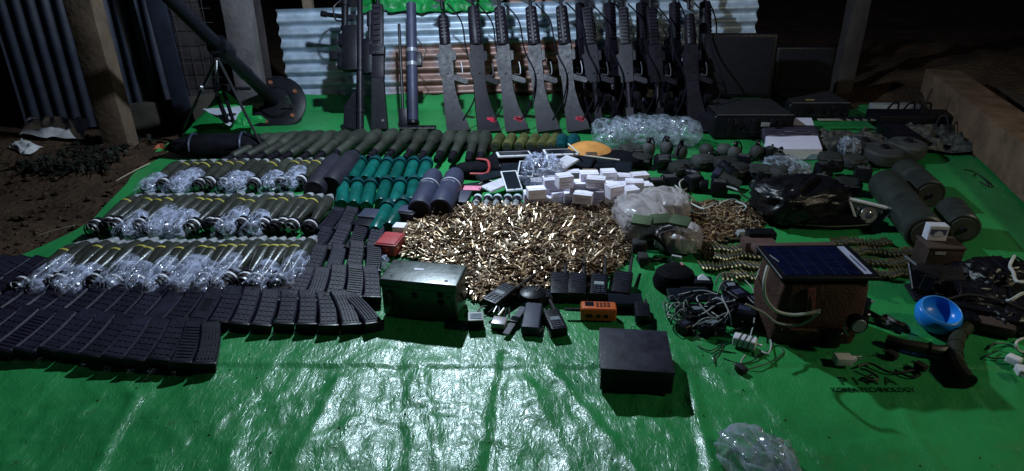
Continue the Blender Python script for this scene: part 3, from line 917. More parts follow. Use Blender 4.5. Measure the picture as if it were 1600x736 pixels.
# machine gun with scope at the left end
def long_gun():
    t = thing("machine_gun", "", "machine gun")
    mb = MB(); mb.cyl((0, 0, .0), (0, 0, .66), .021, 14); mb.cyl((0, 0, .66), (0, 0, 1.1), .016, 12)
    mb.cyl((0, 0, .10), (0, 0, .12), .026, 14); mb.cyl((0, 0, .34), (0, 0, .36), .026, 14)
    part("barrel_tube", mb, gun, t)
    mb = MB(); mb.rbox((-.055, 0, .47), (.085, .05, .26), .006); mb.rbox((-.10, .0, .40), (.05, .04, .09), .005)
    mb.rbox((.045, 0, .42), (.05, .045, .20), .005)
    part("receiver", mb, black, t)
    mb = MB(); mb.cyl((-.085, 0, .60), (-.085, 0, .72), .020, 14); mb.cyl((-.085, 0, .72), (-.085, 0, .75), .027, 14)
    mb.cyl((-.085, 0, .58), (-.085, 0, .60), .025, 14); mb.box((-.055, 0, .65), (.04, .02, .03))
    part("scope", mb, black, t)
    mb = MB(); mb.cyl((-.10, 0, .66), (-.20, 0, .675), .013, 10); mb.cyl((-.19, 0, .673), (-.22, 0, .68), .017, 10)
    part("side_lever", mb, black, t)
    mb = MB(); mb.tube(smooth_path([(-.10, -.03, .74), (-.14, -.03, .70), (-.13, -.03, .63), (-.09, -.03, .62)], 6), .005, 6); part("scope_ring", mb, gun, t)
    mb = MB(); mb.prism([(-.02, 0), (-.09, .02), (-.085, .13), (-.03, .22), (-.02, .22)], .035); part("stock", mb, black, t)
    mb = MB(); mb.rbox((-.095, -.0, .52), (.05, .04, .07), .004); mb.rbox((-.14, 0, .43), (.06, .03, .05), .004); part("feed_box", mb, black, t)
    return t
b = P(563, 206)
o = long_gun(); o.location = (b.x, b.y, .008); o.rotation_euler = (-LEAN, radians(-1.5), 0)
o['label'] = "leftmost long black machine gun with scope and side lever leaning on the sheet"
def rail_gun():
    t = thing("assault_rifle", "", "rifle")
    mb = MB(); mb.prism([(-.03, 0), (.06, 0), (.045, .16), (.035, .30), (-.03, .30)], .04); s_ = part("stock", mb, black, t, 30)
    mb = MB(); mb.cyl((.035, -.021, .045), (.035, -.026, .045), .008, 12); part("sling_stud", mb, steel, s_)
    mb = MB(); mb.rbox((.0, 0, .36), (.075, .045, .14), .005); mb.rbox((.0, -.01, .45), (.085, .055, .06), .006); part("receiver", mb, gun, t)
    mb = MB()
    mb.rbox((0, 0, .60), (.062, .045, .24), .005)
    for k in range(7): mb.box((0, -.026, .51 + k * .032), (.034, .01, .016))
    part("handguard", mb, gun, t)
    mb = MB(); mb.cyl((0, 0, .70), (0, 0, 1.0), .011, 10); part("barrel", mb, black, t)
    mb = MB(); mb.cyl((-.045, 0, .36), (-.045, 0, .64), .012, 10); mb.cyl((-.045, 0, .60), (-.045, 0, .68), .018, 12); part("scope", mb, black, t)
    for z in (.435, .475):
        mb = MB(); mb.tube([(-.042, -.03, z), (0, -.042, z - .004), (.042, -.03, z)], .003, 6); part("clamp_band", mb, steel, t)
    return t
b = P(590, 205); o = rail_gun(); o.location = (b.x, b.y, .008); o.rotation_euler = (-LEAN, radians(-1), 0)
o['label'] = "black rifle with slotted square handguard, second weapon from the left"; o['group'] = G0

# launch tube, rod
t = thing("launch_tube", "smooth black launch tube with two pale bands leaning between the guns", "launcher")
mb = MB(); mb.lathe([(.0, .028), (.01, .030), (.20, .030), (.64, .0285), (.70, .0285), (.705, .024)], 20, (0, 0, 0), (0, 0, 1)); tb = part("tube", mb, slate, t)
for z in (.33, .41):
    mb = MB(); mb.cyl((0, 0, z), (0, 0, z + .022), .0325, 20); part("band", mb, mat("band_grey", (.16, .16, .19), .4, .3), t)
mb = MB(); mb.tube(smooth_path([(.032, 0, .49), (.085, 0, .42), (.055, 0, .355), (.04, 0, .345)], 1), .0035, 6); part("folding_sight", mb, mat("guard_metal", (.10, .10, .115), .35, .4), t)
mb = MB(); mb.rbox((0.03, .01, .37), (.05, .04, .08), .005); part("trigger_block", mb, black, t)
mb = MB(); mb.lathe([(-.008, .036), (0, .036), (.012, .032)], 20, (0, 0, 0), (0, 0, 1)); part("foot_ring", mb, black, t)
b = P(646, 198); t.location = (b.x, b.y, .024); t.rotation_euler = (-LEAN, radians(-2.0), 0)
mb = MB(); mb.cyl((0, 0, 0), (0, 0, .60), .0085, 10); mb.cyl((0, 0, 0), (0, 0, .10), .014, 10)
t = thing("cleaning_rod", "thin dark rod leaning just left of the smooth launch tube", "rod")
b = P(631, 200); t.location = (b.x, b.y, .01); t.rotation_euler = (-LEAN, radians(-4), 0)
part("rod", mb, black, t)
mb = MB(); mb.rbox((0, 0, .05), (.05, .04, .10), .006); part("rod_foot", mb, black, t)
t = thing("metal_tray", "low black tray under the foot of the launch tube", "tray")
mb = MB(); mb.rbox((0, 0, .012), (.20, .07, .02), .004); part("tray_base", mb, black, t)
mb = MB(); mb.tube([(-.10, -.036, .025), (.10, -.036, .025)], .002, 5); part("bright_edge", mb, steel, t)
b = P(655, 200); t.location = (b.x, b.y - .05, 0)

# bipods and slings clutter at the rifles' feet on the right
for k, (px, py, a) in enumerate(((945, 200, .3), (990, 196, -.4), (1035, 198, .5), (1060, 192, -.2), (1098, 200, .2))):
    b = P(px, py)
    t = thing("folded_bipod", f"folded black bipod at the feet of the slim rifles, {which(k, 5, 'its line')}", "bipod", (b.x, b.y - .02, .008), (0, 0, a), "folded bipods at the rifles' feet")
    for s_ in (-1, 1):
        mb = MB(); mb.tube([(0, 0, .17), (s_ * .035, .02, .09), (s_ * .07, 0, .004)], .006, 6); part("leg", mb, black, t)
    mb = MB(); mb.rbox((0, 0, .17), (.04, .03, .04), .005); part("clamp", mb, black, t)
    mb = MB(); mb.tube(smooth_path([(0, 0, .17), (.06, -.03, .10), (.02, -.05, .03), (-.07, -.03, .02), (-.05, 0, .12)], 7), .004, 5); part("strap", mb, blackcloth, t)

# ================================================================== mortar
def mortar():
    t = thing("mortar", "long black mortar tube on bipod with round base plate, left of the corrugated sheet", "mortar")
    base = PY(430, 160, 3.76); clamp = PY(347, 78, 3.36)
    d = (clamp - base); d.normalize()
    mb = MB(); mb.lathe([(.0, .028), (.03, .034), (.30, .034), (.32, .038), (.36, .034), (1.05, .031), (1.06, .034), (1.10, .034)], 22, base, d); part("tube", mb, black, t)
    # plate leans back, facing the camera
    n = Vector((.10, -.75, .60)).normalized()
    mb = MB(); mb.lathe([(-.03, .15), (-.02, .172), (-.008, .172), (-.002, .160), (-.002, .10), (.012, .085), (.016, .05)], 36, base, n); pl = part("base_plate", mb, black, t)
    u = n.orthogonal().normalized(); w = n.cross(u)
    for k in range(5):
        a = k * 2 * pi / 5 + .3
        p = base + (u * cos(a) + w * sin(a)) * .128
        mb = MB(); mb.lathe([(0, .014), (.008, .011)], 10, p, n); part("rivet", mb, copperhot, pl)
    mb = MB(); mb.lathe([(.0, .020), (.014, .026), (.030, .018), (.036, .0)], 14, base + n * .012, n); part("ball_socket", mb, steel, t)
    q = base + Vector((.105, -.05, .01)) + n * .01
    mb = MB(); mb.tube([q + Vector((0, .06, -.07)) * .6, q + Vector((0, -.06, .07)) * .6], .004, 6); part("carry_bar", mb, steel, t)
    mb = MB(); mb.cyl(clamp - d * .04, clamp + d * .05, .053, 18); mb.rbox(clamp + Vector((.02, -.04, .03)), (.06, .05, .05), .008); part("clamp", mb, black, t)
    foot_r = P(418, 246); foot_l = P(280, 214); top = clamp + Vector((-.01, -.05, -.03))
    for f in (foot_r, foot_l):
        mb = MB(); mb.cyl(top, f, .009, 8, .006); mb.lathe([(0, .004), (.015, .012), (.022, .012)], 8, f, (top - f)); part("leg", mb, mat("bipod_leg", (.07, .07, .075), .25, .7), t)
    a = PY(338, 92, 3.30); b = PY(339, 150, 3.32)
    mb = MB(); N_ = 60
    mb.lathe([((a - b).length * k / N_, .0085 + (.003 if k % 3 == 0 else 0)) for k in range(N_ + 1)], 10, b, (a - b)); part("elevating_screw", mb, steel, t)
    m_ = PY(348, 137, 3.30)
    mb = MB(); mb.cyl(m_ + Vector((-.10, 0, .0)), m_ + Vector((.13, .02, -.01)), .008, 8); mb.rbox(m_, (.07, .04, .03), .005); part("traverse_bar", mb, black, t)
    mb = MB(); e = m_ + Vector((-.095, 0, .0)); mb.lathe([(0, .010), (.01, .016), (.02, .010)], 10, e, (-1, 0, 0)); part("crank_knob", mb, steel, t)
    mb = MB(); mb.cyl(b, b + Vector((.02, .02, -.14)), .012, 8); mb.cyl(b + Vector((.03, .02, .02)), b + Vector((.05, .02, -.14)), .010, 8); part("strut", mb, black, t)
    return t
mortar()
# dark bundle at its foot
def bag_mesh(name, w, d, h, m, seed=0, amp=.12, freq=6, nu=30, nv=14, flat=.75):
    mb = MB(); vs = []
    for j in range(nv + 1):
        ph = pi * j / nv - pi / 2
        for i in range(nu):
            th = 2 * pi * i / nu
            cx, cy, cz = cos(ph) * cos(th), cos(ph) * sin(th), sin(ph)
            pw = lambda v, e: (abs(v) ** e) * (1 if v >= 0 else -1)
            x, y, z = pw(cx, flat), pw(cy, flat), pw(cz, flat)
            q = Vector((cx * freq * .3, cy * freq * .3, cz * freq * .3)) * 2 + Vector((seed * 3.1, seed, 0))
            r = 1 + amp * (1 - 2 * abs(noise.noise(q))) * 1.0 - amp * .5 + amp * .5 * noise.noise(q * 2.6)
            z_ = max(-1, z) * r
            vs.append((x * r * w / 2, y * r * d / 2, max(0, h / 2 + z_ * h / 2)))
    fs = []
    for j in range(nv):
        for i in range(nu):
            i2 = (i + 1) % nu
            fs.append((j * nu + i, j * nu + i2, (j + 1) * nu + i2, (j + 1) * nu + i))
    mb.add(vs, fs)
    return mb.mesh(name, m, 180)
t = thing("rolled_bag", "black rolled bag lying under the bipod of the mortar", "bag", (*P(345, 240).xy, 0), (0, 0, .12))
link("bag_body", bag_mesh("bag_body", .46, .16, .095, blackcloth, 3, .16, 8), t)
for x in (-.12, .12):
    mb = MB(); mb.tube([(x, .083 * cos(a), .050 + .054 * sin(a)) for a in [k * pi / 8 - .3 for k in range(10)]], .006, 6); part("strap", mb, slate, t)
me = crumple_patch("green_fold", .22, .06, .04, greencloth, 26, 10, 18, 5)
for k, (px, py, lab) in enumerate(((385, 217, "short green fold of tarp right of the black rolled bag"), (285, 240, "small green fold of tarp at the left end of the black rolled bag"))):
    tag(link("green_fold", me, None, (*P(px, py).xy, .02 + .06 * (k == 0)), (0, 0, .3)), lab, "sheet fold")

# ================================================================== mortar rounds, rocket grenades, canisters
def mortar_round(wrap=0, ring=True, tail='bright'):
    t = thing("mortar_round", "", "mortar round")
    r = .028
    mb = MB(); mb.lathe([(.075, .012), (.10, .017), (.16, .0255), (.195, r), (.225, r), (.250, .0225)], 16, (0, 0, r)); b = part("body", mb, olive, t)
    mb = MB(); mb.lathe([(.249, .0218), (.262, .0195), (.275, .0165), (.278, .0135), (.296, .0085), (.30, .003)], 14, (0, 0, r)); part("nose_fuse", mb, alloy, t)
    if ring:
        mb = MB(); mb.lathe([(.198, r + .0012), (.206, r + .0012)], 16, (0, 0, r)); part("yellow_ring", mb, yellow, t)
    mb = MB(); mb.lathe([(.0, .010), (.075, .0125)], 12, (0, 0, r))
    for k in range(6):
        a = k * pi / 3
        mb.box((.0165 * cos(a), .022, r + .0165 * sin(a)), (.017, .04, .0012), (0, -a, 0))
    mb.lathe([(.002, .0265), (.010, .0265)], 14, (0, 0, r), cap=False)
    part("tail_fin", mb, steel if tail == 'bright' else gun, t)
    if wrap:
        sd = wrap * 7.7
        mb = MB(); vs = []; nu, nv = 22, 18
        for j in range(nv + 1):
            y = -.035 + (.15 if wrap < 3 else .20) * j / nv
            for i in range(nu):
                a = 2 * pi * i / nu
                q = Vector((cos(a) * 1.5, sin(a) * 1.5, y * 13 + sd))
                rr = (.022 + .012 * sin(pi * j / nv) ** .6 + .008 * (1 - 2 * abs(noise.noise(q * .7))) + .003 * noise.noise(q * 2.0))
                if j in (0, nv): rr *= .55
                vs.append((rr * cos(a) * 1.1, y, max(.001, r * .95 + rr * sin(a))))
        mb.add(vs, [(j * nu + i, j * nu + (i + 1) % nu, (j + 1) * nu + (i + 1) % nu, (j + 1) * nu + i) for j in range(nv) for i in range(nu)])
        part("plastic_wrap", mb, clearwrap, t, 180)
    else:
        for k in range(3):
            mb = MB(); y = .012 + k * .016
            mb.lathe([(y, .021), (y + .003, .027), (y + .010, .027), (y + .013, .021)], 14, (0, 0, r))
            part("charge_ring", mb, white if k == 1 else gun, t)
    return t
rounds = {}
for key, args in {'w1r': (1, True), 'w1': (2, False), 'w2r': (3, True), 'w2': (4, False), 'n': (0, True), 'nn': (0, False, 'dark'), 'w3': (5, False, 'dark')}.items():
    rounds[key] = Stamp(lambda a=args: mortar_round(*a))
ROWS = [  # (nose left, nose right, tail left, tail right, count, row name, keys)
    ((138, 378), (492, 374), (84, 420), (460, 440), 24, "the front round row"),
    ((225, 306), (520, 306), (152, 362), (482, 372), 20, "the middle round row"),
    ((290, 253), (505, 250), (232, 302), (467, 308), 14, "the back round row")]
LEN = .335
for ri, (n0, n1, t0, t1, cnt, rname) in enumerate(ROWS):
    for i in range(cnt):
        u = i / (cnt - 1)
        nose = P(n0[0] + (n1[0] - n0[0]) * u, n0[1] + (n1[1] - n0[1]) * u, .03)
        tail = P(t0[0] + (t1[0] - t0[0]) * u, t0[1] + (t1[1] - t0[1]) * u, .03)
        d = (nose - tail).normalized()
        ang = atan2(-d.x, d.y) - .10 + rnd.uniform(-.05, .05)
        start = nose - Vector((-sin(ang), cos(ang), 0)) * (LEN + rnd.uniform(-.012, .012))
        if ri == 1 and i >= cnt - 5: key = ['n', 'nn', 'n', 'n', 'nn'][i - cnt + 5]
        elif ri == 0 and i in (2, 10, 18): key = 'nn'
        else: key = rnd.choice(['w1r', 'w1', 'w2r', 'n', 'w3', 'nn', 'n', 'w2r', 'n'])
        what = {'w1r': "yellow-ringed mortar round in thick wrap", 'w1': "plain mortar round in thick wrap",
                'w2r': "yellow-ringed mortar round in creased plastic", 'w2': "plain mortar round in creased plastic",
                'w3': "dark-tailed mortar round in plastic", 'n': "unwrapped yellow-ringed mortar round", 'nn': "unwrapped plain mortar round"}[key]
        rounds[key]((start.x, start.y, .001), (rnd.uniform(0, .03), 0, ang), f"{what}, {which(i, cnt, rname)}", rname[4:]).scale = (1.06, 1.12, 1.08)

def rocket(short_=False):
    t = thing("rocket_grenade", "", "rocket grenade")
    R = .040
    if not short_:
        mb = MB(); mb.lathe([(.24, .022), (.27, .030), (.31, .0385), (.34, R), (.37, .0385), (.405, .031), (.43, .022), (.437, .0)], 18, (0, 0, R)); part("warhead", mb, olivedark, t)
        mb = MB(); mb.lathe([(.10, .016), (.11, .021), (.23, .0235), (.243, .0265), (.25, .024)], 14, (0, 0, R)); part("motor_tube", mb, olivedark, t)
        mb = MB(); mb.lathe([(.0, .014), (.03, .014), (.032, .018), (.042, .018), (.044, .014), (.085, .014), (.088, .019), (.10, .019)], 12, (0, 0, R)); part("tail_tube", mb, gun, t)
        mb = MB(); mb.lathe([(.435, .008), (.45, .006), (.452, 0)], 8, (0, 0, R)); part("fuse_tip", mb, steel, t)
    else:
        mb = MB(); mb.lathe([(.0, .024), (.01, .028), (.12, .030), (.15, .028), (.17, .018), (.175, 0)], 16, (0, 0, .03)); part("shell", mb, olivemoss, t)
        mb = MB(); mb.lathe([(-.02, .018), (.0, .018)], 12, (0, 0, .03)); part("base_cap", mb, olivedark, t)
    return t
rk = Stamp(lambda: rocket())
tops = [(430, 216), (449, 215), (468, 213), (487, 212), (506, 212), (524, 212), (544, 211), (570, 210), (594, 210), (619, 209), (642, 209), (664, 209), (686, 211), (707, 211), (726, 211), (744, 212), (760, 212)]
bots = [(380, 250), (400, 250), (421, 250), (441, 250), (463, 248), (487, 250), (511, 248), (530, 250), (557, 252), (583, 254), (608, 256), (637, 256), (659, 258), (684, 260), (706, 260), (733, 260), (750, 262)]
for i, (a, b) in enumerate(zip(tops, bots)):
    A = P(*b); B = P(*a, .03)
    d = (B - A); d.z = 0; d.normalize()
    s0 = B - d * .44
    rk((s0.x, s0.y, 0.001), (0, 0, atan2(-d.x, d.y)), f"dark olive rocket grenade, {which(i, len(tops), 'the row below the rifles')}", "row of olive rocket grenades")
sk = Stamp(lambda: rocket(True))
for i, px in enumerate((782, 800, 819, 837, 853, 868)):
    A = P(px - 8, 238); B = P(px + 6, 214)
    l, r = lie(A, B)
    sk(l, r, f"short moss-green shell, {which(i, 6, 'the line behind the phones')}", "short moss-green shells")

def canister():
    t = thing("canister", "", "canister")
    r = .027
    mb = MB(); mb.lathe([(.0, .022), (.012, r), (.20, r), (.225, .024), (.24, .018)], 18, (0, 0, r)); part("bottle", mb, teal, t)
    mb = MB(); mb.lathe([(.205, .031), (.212, .033), (.225, .033), (.228, .028), (.255, .026), (.268, .020), (.27, .0)], 18, (0, 0, r + .004)); part("cap", mb, tealcap, t)
    return t
cs = Stamp(canister)
r1 = [((566, 250), (548, 286)), ((589, 250), (566, 287)), ((607, 252), (587, 290)), ((627, 252), (611, 291)), ((648, 251), (634, 292)), ((668, 252), (655, 292))]
r2 = [((537, 283), (532, 332)), ((560, 284), (549, 332)), ((580, 285), (569, 334)), ((605, 281), (589, 334)), ((627, 284), (611, 332)), ((648, 280), (640, 326))]
r3 = [((609, 318), (584, 364)), ((634, 313), (601, 364))]
for row, nm, lift in ((r1, "the back row of teal canisters", 0), (r2, "the front row of teal canisters", 0.0), (r3, "the loose pair by the black pouch", .0)):
    for i, (a, b) in enumerate(row):
        A = P(*b, .03); B = P(*a, .03)
        d = (B - A); d.z = 0; d.normalize(); s0 = B - d * .262
        cs((s0.x, s0.y, lift + .001), (0, 0, atan2(-d.x, d.y)), f"glossy teal canister, {which(i, len(row), nm)}" , "teal plastic canisters")
def tealhead():
    t = thing("teal_shell", "", "shell")
    mb = MB(); mb.lathe([(0, .020), (.02, .026), (.08, .034), (.12, .036), (.15, .028), (.165, 0)], 18, (0, 0, .034)); part("head", mb, tealcap, t); return t
th_ = Stamp(tealhead)
for i, (a, b, lab) in enumerate((((882, 212), (876, 240), "dark teal round-nosed shell left of its brighter twin behind the phones"), ((901, 210), (893, 240), "bright glinting teal round-nosed shell behind the ochre cap"))):
    l, r = lie(P(*b), P(*a)); th_(l, r, lab, "teal round-nosed shells")

def blacktube(ring):
    t = thing("black_tube", "", "tube")
    R = .047
    mb = MB(); mb.lathe([(.0, .040), (.0, .045), (.006, R), (.16, R), (.165, .0455), (.34, .0455), (.38, .038), (.395, .026), (.40, .0)], 22, (0, 0, R)); part("casing", mb, slate if ring else mat("dark_slate", (.016, .015, .024), .5, 0, .1, 200), t)
    if ring:
        mb = MB(); mb.lathe([(.232, .0468), (.237, .0468)], 24, (0, 0, R)); part("white_ring", mb, white, t)
        mb = MB(); rr = random.Random(2)
        for k in range(7):
            a = radians(60 + k * 9); x, z = cos(a) * .0462, sin(a) * .0462
            mb.box((x, .205, R + z), (.004, .003 + .004 * rr.random(), .0008), (0, pi / 2 - a, 0))
        part("lettering", mb, mat("faded_letter", (.35, .35, .38), .6), t, 0)
    mb = MB(); mb.lathe([(-.002, .036), (.002, .030)], 20, (0, 0, R)); part("end_cap", mb, black, t)
    return t
bt = Stamp(lambda: blacktube(True)); bt2 = Stamp(lambda: blacktube(False))
for st, a, b, lab in ((bt2, (525, 250), (489, 302), "matt black tube, left one of the pair beside the mortar rounds"),
                      (bt2, (553, 244), (506, 304), "matt black tube, right one of the pair touching the teal canisters"),
                      (bt, (686, 258), (655, 330), "black tube with white ring right beside the teal canisters"),
                      (bt, (719, 258), (688, 328), "black tube with white ring next to the pink card")):
    A = P(*b, .047); B = P(*a, .047)
    d = (B - A); d.z = 0; d.normalize(); s0 = B - d * .40 if st is bt2 else A
    st((s0.x, s0.y, 0.001), (0, 0, atan2(-d.x, d.y)), lab, "black storage tubes")

# ================================================================== magazines
def magazine(kind='grid', L=.180, W=.0525, T=.028, curve=.55):
    t = thing("magazine", "", "magazine")
    mb = MB(); n = 9
    cx = lambda y: -curve * (y - .0) ** 2 * (1 if y > 0 else 1)
    vs = []
    ys = [L * i / n for i in range(n + 1)]
    for y in ys:
        c = cx(y)
        for (x, z) in ((-W / 2, .004), (-W / 2 + .004, 0), (W / 2 - .004, 0), (W / 2, .004), (W / 2, T - .004), (W / 2 - .004, T), (-W / 2 + .004, T), (-W / 2, T - .004)):
            vs.append((x + c, y, z))
    fs = [(i * 8 + k, i * 8 + (k + 1) % 8, (i + 1) * 8 + (k + 1) % 8, (i + 1) * 8 + k) for i in range(n) for k in range(8)]
    fs += [tuple(range(8))[::-1], tuple(range(n * 8, n * 8 + 8))]
    mb.add(vs, fs)
    def pad(x0, x1, y0, y1, h=.0018):
        q = []
        for (x, y) in ((x0, y0), (x1, y0), (x1, y1), (x0, y1)): q.append((x + cx(y), y, T + .0001))
        q2 = [(x * 1 + (.0008 if k in (0, 3) else -.0008), y + (.0008 if k < 2 else -.0008), T + h) for k, (x, y, z) in enumerate(q)]
        mb.add(q + q2, [(0, 1, 5, 4), (1, 2, 6, 5), (2, 3, 7, 6), (3, 0, 4, 7), (4, 5, 6, 7)])
    if kind == 'grid':
        for j in range(6):
            for i in range(3):
                pad(-W / 2 + .005 + i * .0147, -W / 2 + .005 + i * .0147 + .012, .012 + j * .024, .012 + j * .024 + .0195)
    elif kind == 'ribbed':
        for i in range(5): 
            for j in range(5):
                pad(-W / 2 + .005 + i * .0088, -W / 2 + .005 + i * .0088 + .0048, .010 + j * .029, .010 + j * .029 + .0285, .0028)
    elif kind == 'bars':
        for j in range(11): pad(-W / 2 + .006, W / 2 - .006, .012 + j * .0135, .012 + j * .0135 + .008, .0022)
    elif kind == 'window':
        pad(-W / 2 + .005, W / 2 - .005, .010, .045); pad(-W / 2 + .005, W / 2 - .005, .105, .15)
        pad(-W / 2 + .005, -W / 2 + .014, .045, .105); pad(W / 2 - .014, W / 2 - .005, .045, .105)
    part("body", mb, polymer, t, 30)
    if kind == 'window':
        mb = MB(); mb.box((cx(.075), .075, T - .0005), (.028, .056, .002)); part("window", mb, black, t, 0)
    mb = MB(); mb.rbox((0, -.005, T / 2), (W + .006, .012, T + .003), .003); part("floor_plate", mb, darkplastic, t)
    mb = MB(); mb.rbox((cx(L) - .004, L + .004, T / 2), (W * .82, .012, T * .72), .003); mb.box((cx(L) + W * .30, L + .002, T * .8), (.010, .012, .008)); part("feed_lips", mb, gun, t)
    return t
mg = {k: Stamp(lambda k=k: magazine(k)) for k in ('grid', 'ribbed', 'bars', 'plain', 'window')}
desc = {'grid': "waffle-ribbed black magazine", 'ribbed': "long-ribbed black magazine", 'bars': "cross-barred black magazine",
        'plain': "smooth-sided black magazine", 'window': "black magazine with dark window"}
def mag_row(ctrl, cnt, name, fan, fixedk={}, zlift=.0):
    """ctrl: list of photograph points along the floor-plate ends, left to right"""
    W_ = [P(*c) for c in ctrl]
    # resample by arc length
    seg = [0]
    for a, b in zip(W_, W_[1:]): seg.append(seg[-1] + (b - a).length)
    for i in range(cnt):
        s_ = seg[-1] * i / max(1, cnt - 1)
        k = max(j for j in range(len(seg)) if seg[j] <= s_ + 1e-9); k = min(k, len(W_) - 2)
        p = W_[k].lerp(W_[k + 1], (s_ - seg[k]) / (seg[k + 1] - seg[k])); p.y += rnd.uniform(-.009, .009)
        u = i / max(1, cnt - 1)
        ang = np.interp(u, [a for a, _ in fan], [b for _, b in fan]) + rnd.uniform(-.03, .03)
        key = fixedk.get(i - cnt) or rnd.choice(['grid'] * 7 + ['ribbed', 'bars'])
        mg[key]((p.x, p.y, .0055 + zlift), (rnd.uniform(0, .05), radians(8) + rnd.uniform(-.04, .05), radians(float(ang))), f"{desc[key]}, {which(i, cnt, name)}", name)
mag_row([(-130, 553), (0, 556), (150, 566), (260, 578), (322, 580)], 14, "the nearest magazine row", [(0, -14), (.6, -5), (.85, 2), (1, 12)], {-2: 'bars', -1: 'ribbed', -6: 'grid'})
mag_row([(-110, 494), (100, 504), (300, 516), (430, 521), (530, 522), (584, 516)], 22, "the second-nearest magazine row", [(0, -14), (.5, -6), (.8, 6), (.93, 14), (1, 30)], {-1: 'ribbed', -2: 'ribbed', -9: 'window', -11: 'plain'})
mag_row([(-60, 458), (80, 456), (200, 466), (350, 473), (480, 480), (582, 474)], 23, "the third-nearest magazine row", [(0, -16), (.6, -8), (.85, -2), (1, 8)], {-4: 'ribbed', -1: 'grid', -2: 'bars'})
mag_row([(484, 437), (582, 433)], 4, "the short row left of the green chest", [(0, -3), (1, 4)], {-4: 'grid', -3: 'ribbed', -2: 'grid', -1: 'bars'})
mag_row([(488, 402), (580, 399)], 4, "the short row beside the red box", [(0, -10), (1, -2)])
mag_row([(504, 370), (531, 370)], 2, "the top pair", [(0, -12), (1, -8)])
t = thing("pouch", "glossy black pouch lying right of the top pair of magazines", "pouch", (*P(567, 368).xy, .001), (0, 0, radians(-12)))
mb = MB(); mb.rbox((0, .07, .022), (.095, .14, .042), .012); part("pouch_body", mb, darkplastic, t)
mb = MB(); mb.rbox((0, .10, .046), (.092, .08, .006), .002); part("flap", mb, slate, t)
t = thing("battery_pack", "small black block with raised pad between pouch and cartridges", "battery", (*P(633, 350).xy, .001), (0, 0, radians(-14)))
mb = MB(); mb.rbox((0, .03, .025), (.085, .09, .05), .006); part("case", mb, darkplastic, t)
mb = MB(); mb.rbox((0, .03, .0515), (.06, .06, .003), .001); part("pad", mb, slate, t)
t = thing("red_box", "small rounded red plastic box at the left tip of the cartridge heap", "box", (*P(603, 402).xy, .001), (0, 0, radians(-12)))
mb = MB(); mb.rbox((0, .05, .027), (.075, .10, .052), .012, 3); part("box_body", mb, redplastic, t)
mb = MB(); mb.rbox((0, .05, .045), (.079, .104, .006), .003); part("lid_seam", mb, mat("dull_red", (.30, .04, .045), .5), t)
mb = MB(); mb.rbox((0, -.003, .032), (.02, .006, .018), .002); part("latch", mb, redplastic, t)
t = thing("carton", "tiny white carton touching the back of the red box", "box", (*P(622, 372).xy, .001), (0, 0, radians(-8)))
mb = MB(); mb.rbox((0, .03, .02), (.045, .045, .04), .002); part("carton_body", mb, whitecard, t)
t = thing("plastic_scrap", "crumpled clear plastic scrap between red box and green chest", "plastic", (*P(596, 415).xy, .001))
link("wrap", bag_mesh("wrap", .05, .06, .03, clearwrap, 8, .4, 9), t)

# ================================================================== green steel chest
def chest():
    z = .125
    fl, fr, br, bl = P(590, 436, z), P(713, 447, z), P(735, 419, z), P(612, 404, z)
    c = (fl + fr + br + bl) / 4
    ang = atan2(fr.y - fl.y, fr.x - fl.x)
    w = (fr - fl).length; d = (bl - fl).length
    t = thing("steel_chest", "dark green steel chest with a pale label on its worn lid", "chest", (c.x, c.y, .002), (0, 0, ang))
    mb = MB(); mb.rbox((0, 0, z * .43), (w - .008, d - .008, z * .86), .010, 3)
    for x in (-.38, .38): mb.rbox((x * w, -d / 2, z * .42), (.012, .006, z * .5), .002)
    part("chest_body", mb, chestgreen, t)
    mb = MB(); mb.rbox((0, 0, z - .014), (w, d, .030), .009, 3)
    ld = part("lid", mb, chestgreen, t)
    mb = MB(); mb.box((-.018, .012, z + .0016), (.030, .012, .0008)); part("label", mb, whitecard, ld, 0)
    for (x, y) in ((-.36, -.30), (-.36, .36), (.34, -.33), (.36, .34)):
        mb = MB(); mb.lathe([(0, .0055), (.0016, .005), (.002, .003)], 12, (x * w, y * d, z + .0005), (0, 0, 1)); part("rivet", mb, black, ld)
    for x in (-.34, .30, .30):
        pass
    for (x, zz) in ((-.36, .080), (.28, .088), (.28, .064), (-.05, .08)):
        mb = MB(); mb.lathe([(0, .010), (.004, .009), (.006, .004)], 12, (x * w, -d / 2 + .004, zz), (0, -1, 0)); part("latch_stud", mb, gun, t)
    mb = MB(); mb.tube(smooth_path([(w / 2, -.03, .08), (w / 2 + .012, -.025, .06), (w / 2 + .012, .025, .06), (w / 2, .03, .08)], 5), .004, 6); part("side_handle", mb, gun, t)
chest()

# black case
def blackcase():
    z = .068
    fl, fr, br, bl = P(935, 576, z), P(1050, 583, z), P(1045, 518, z), P(941, 513, z)
    c = (fl + fr + br + bl) / 4
    ang = atan2(fr.y - fl.y, fr.x - fl.x); w = (fr - fl).length; d = (bl - fl).length
    t = thing("black_case", "matt black box standing alone on the bare green tarp in front of the radios", "box", (c.x, c.y, .002), (0, 0, ang))
    mb = MB(); mb.rbox((0, 0, z * .42), (w, d, z * .84), .003); part("case_body", mb, darkplastic, t)
    mb = MB(); mb.rbox((0, 0, z * .92), (w + .002, d + .002, z * .16), .002); part("lid", mb, mat("scuffed_lid", (.016, .016, .028), .5, 0, .1, 90, .6, 16), t)
    mb = MB(); mb.tube([(-.005, d / 2, z), (-.005, d / 2 + .004, z + .006), (.005, d / 2 + .004, z + .006), (.005, d / 2, z)], .0012, 5); part("wire_loop", mb, steel, t)
    mb = MB(); mb.cyl((-w / 2 + .01, -d / 2, .02), (-w / 2 + .01, -d / 2 - .003, .02), .004, 8); part("stud", mb, gun, t)
blackcase()

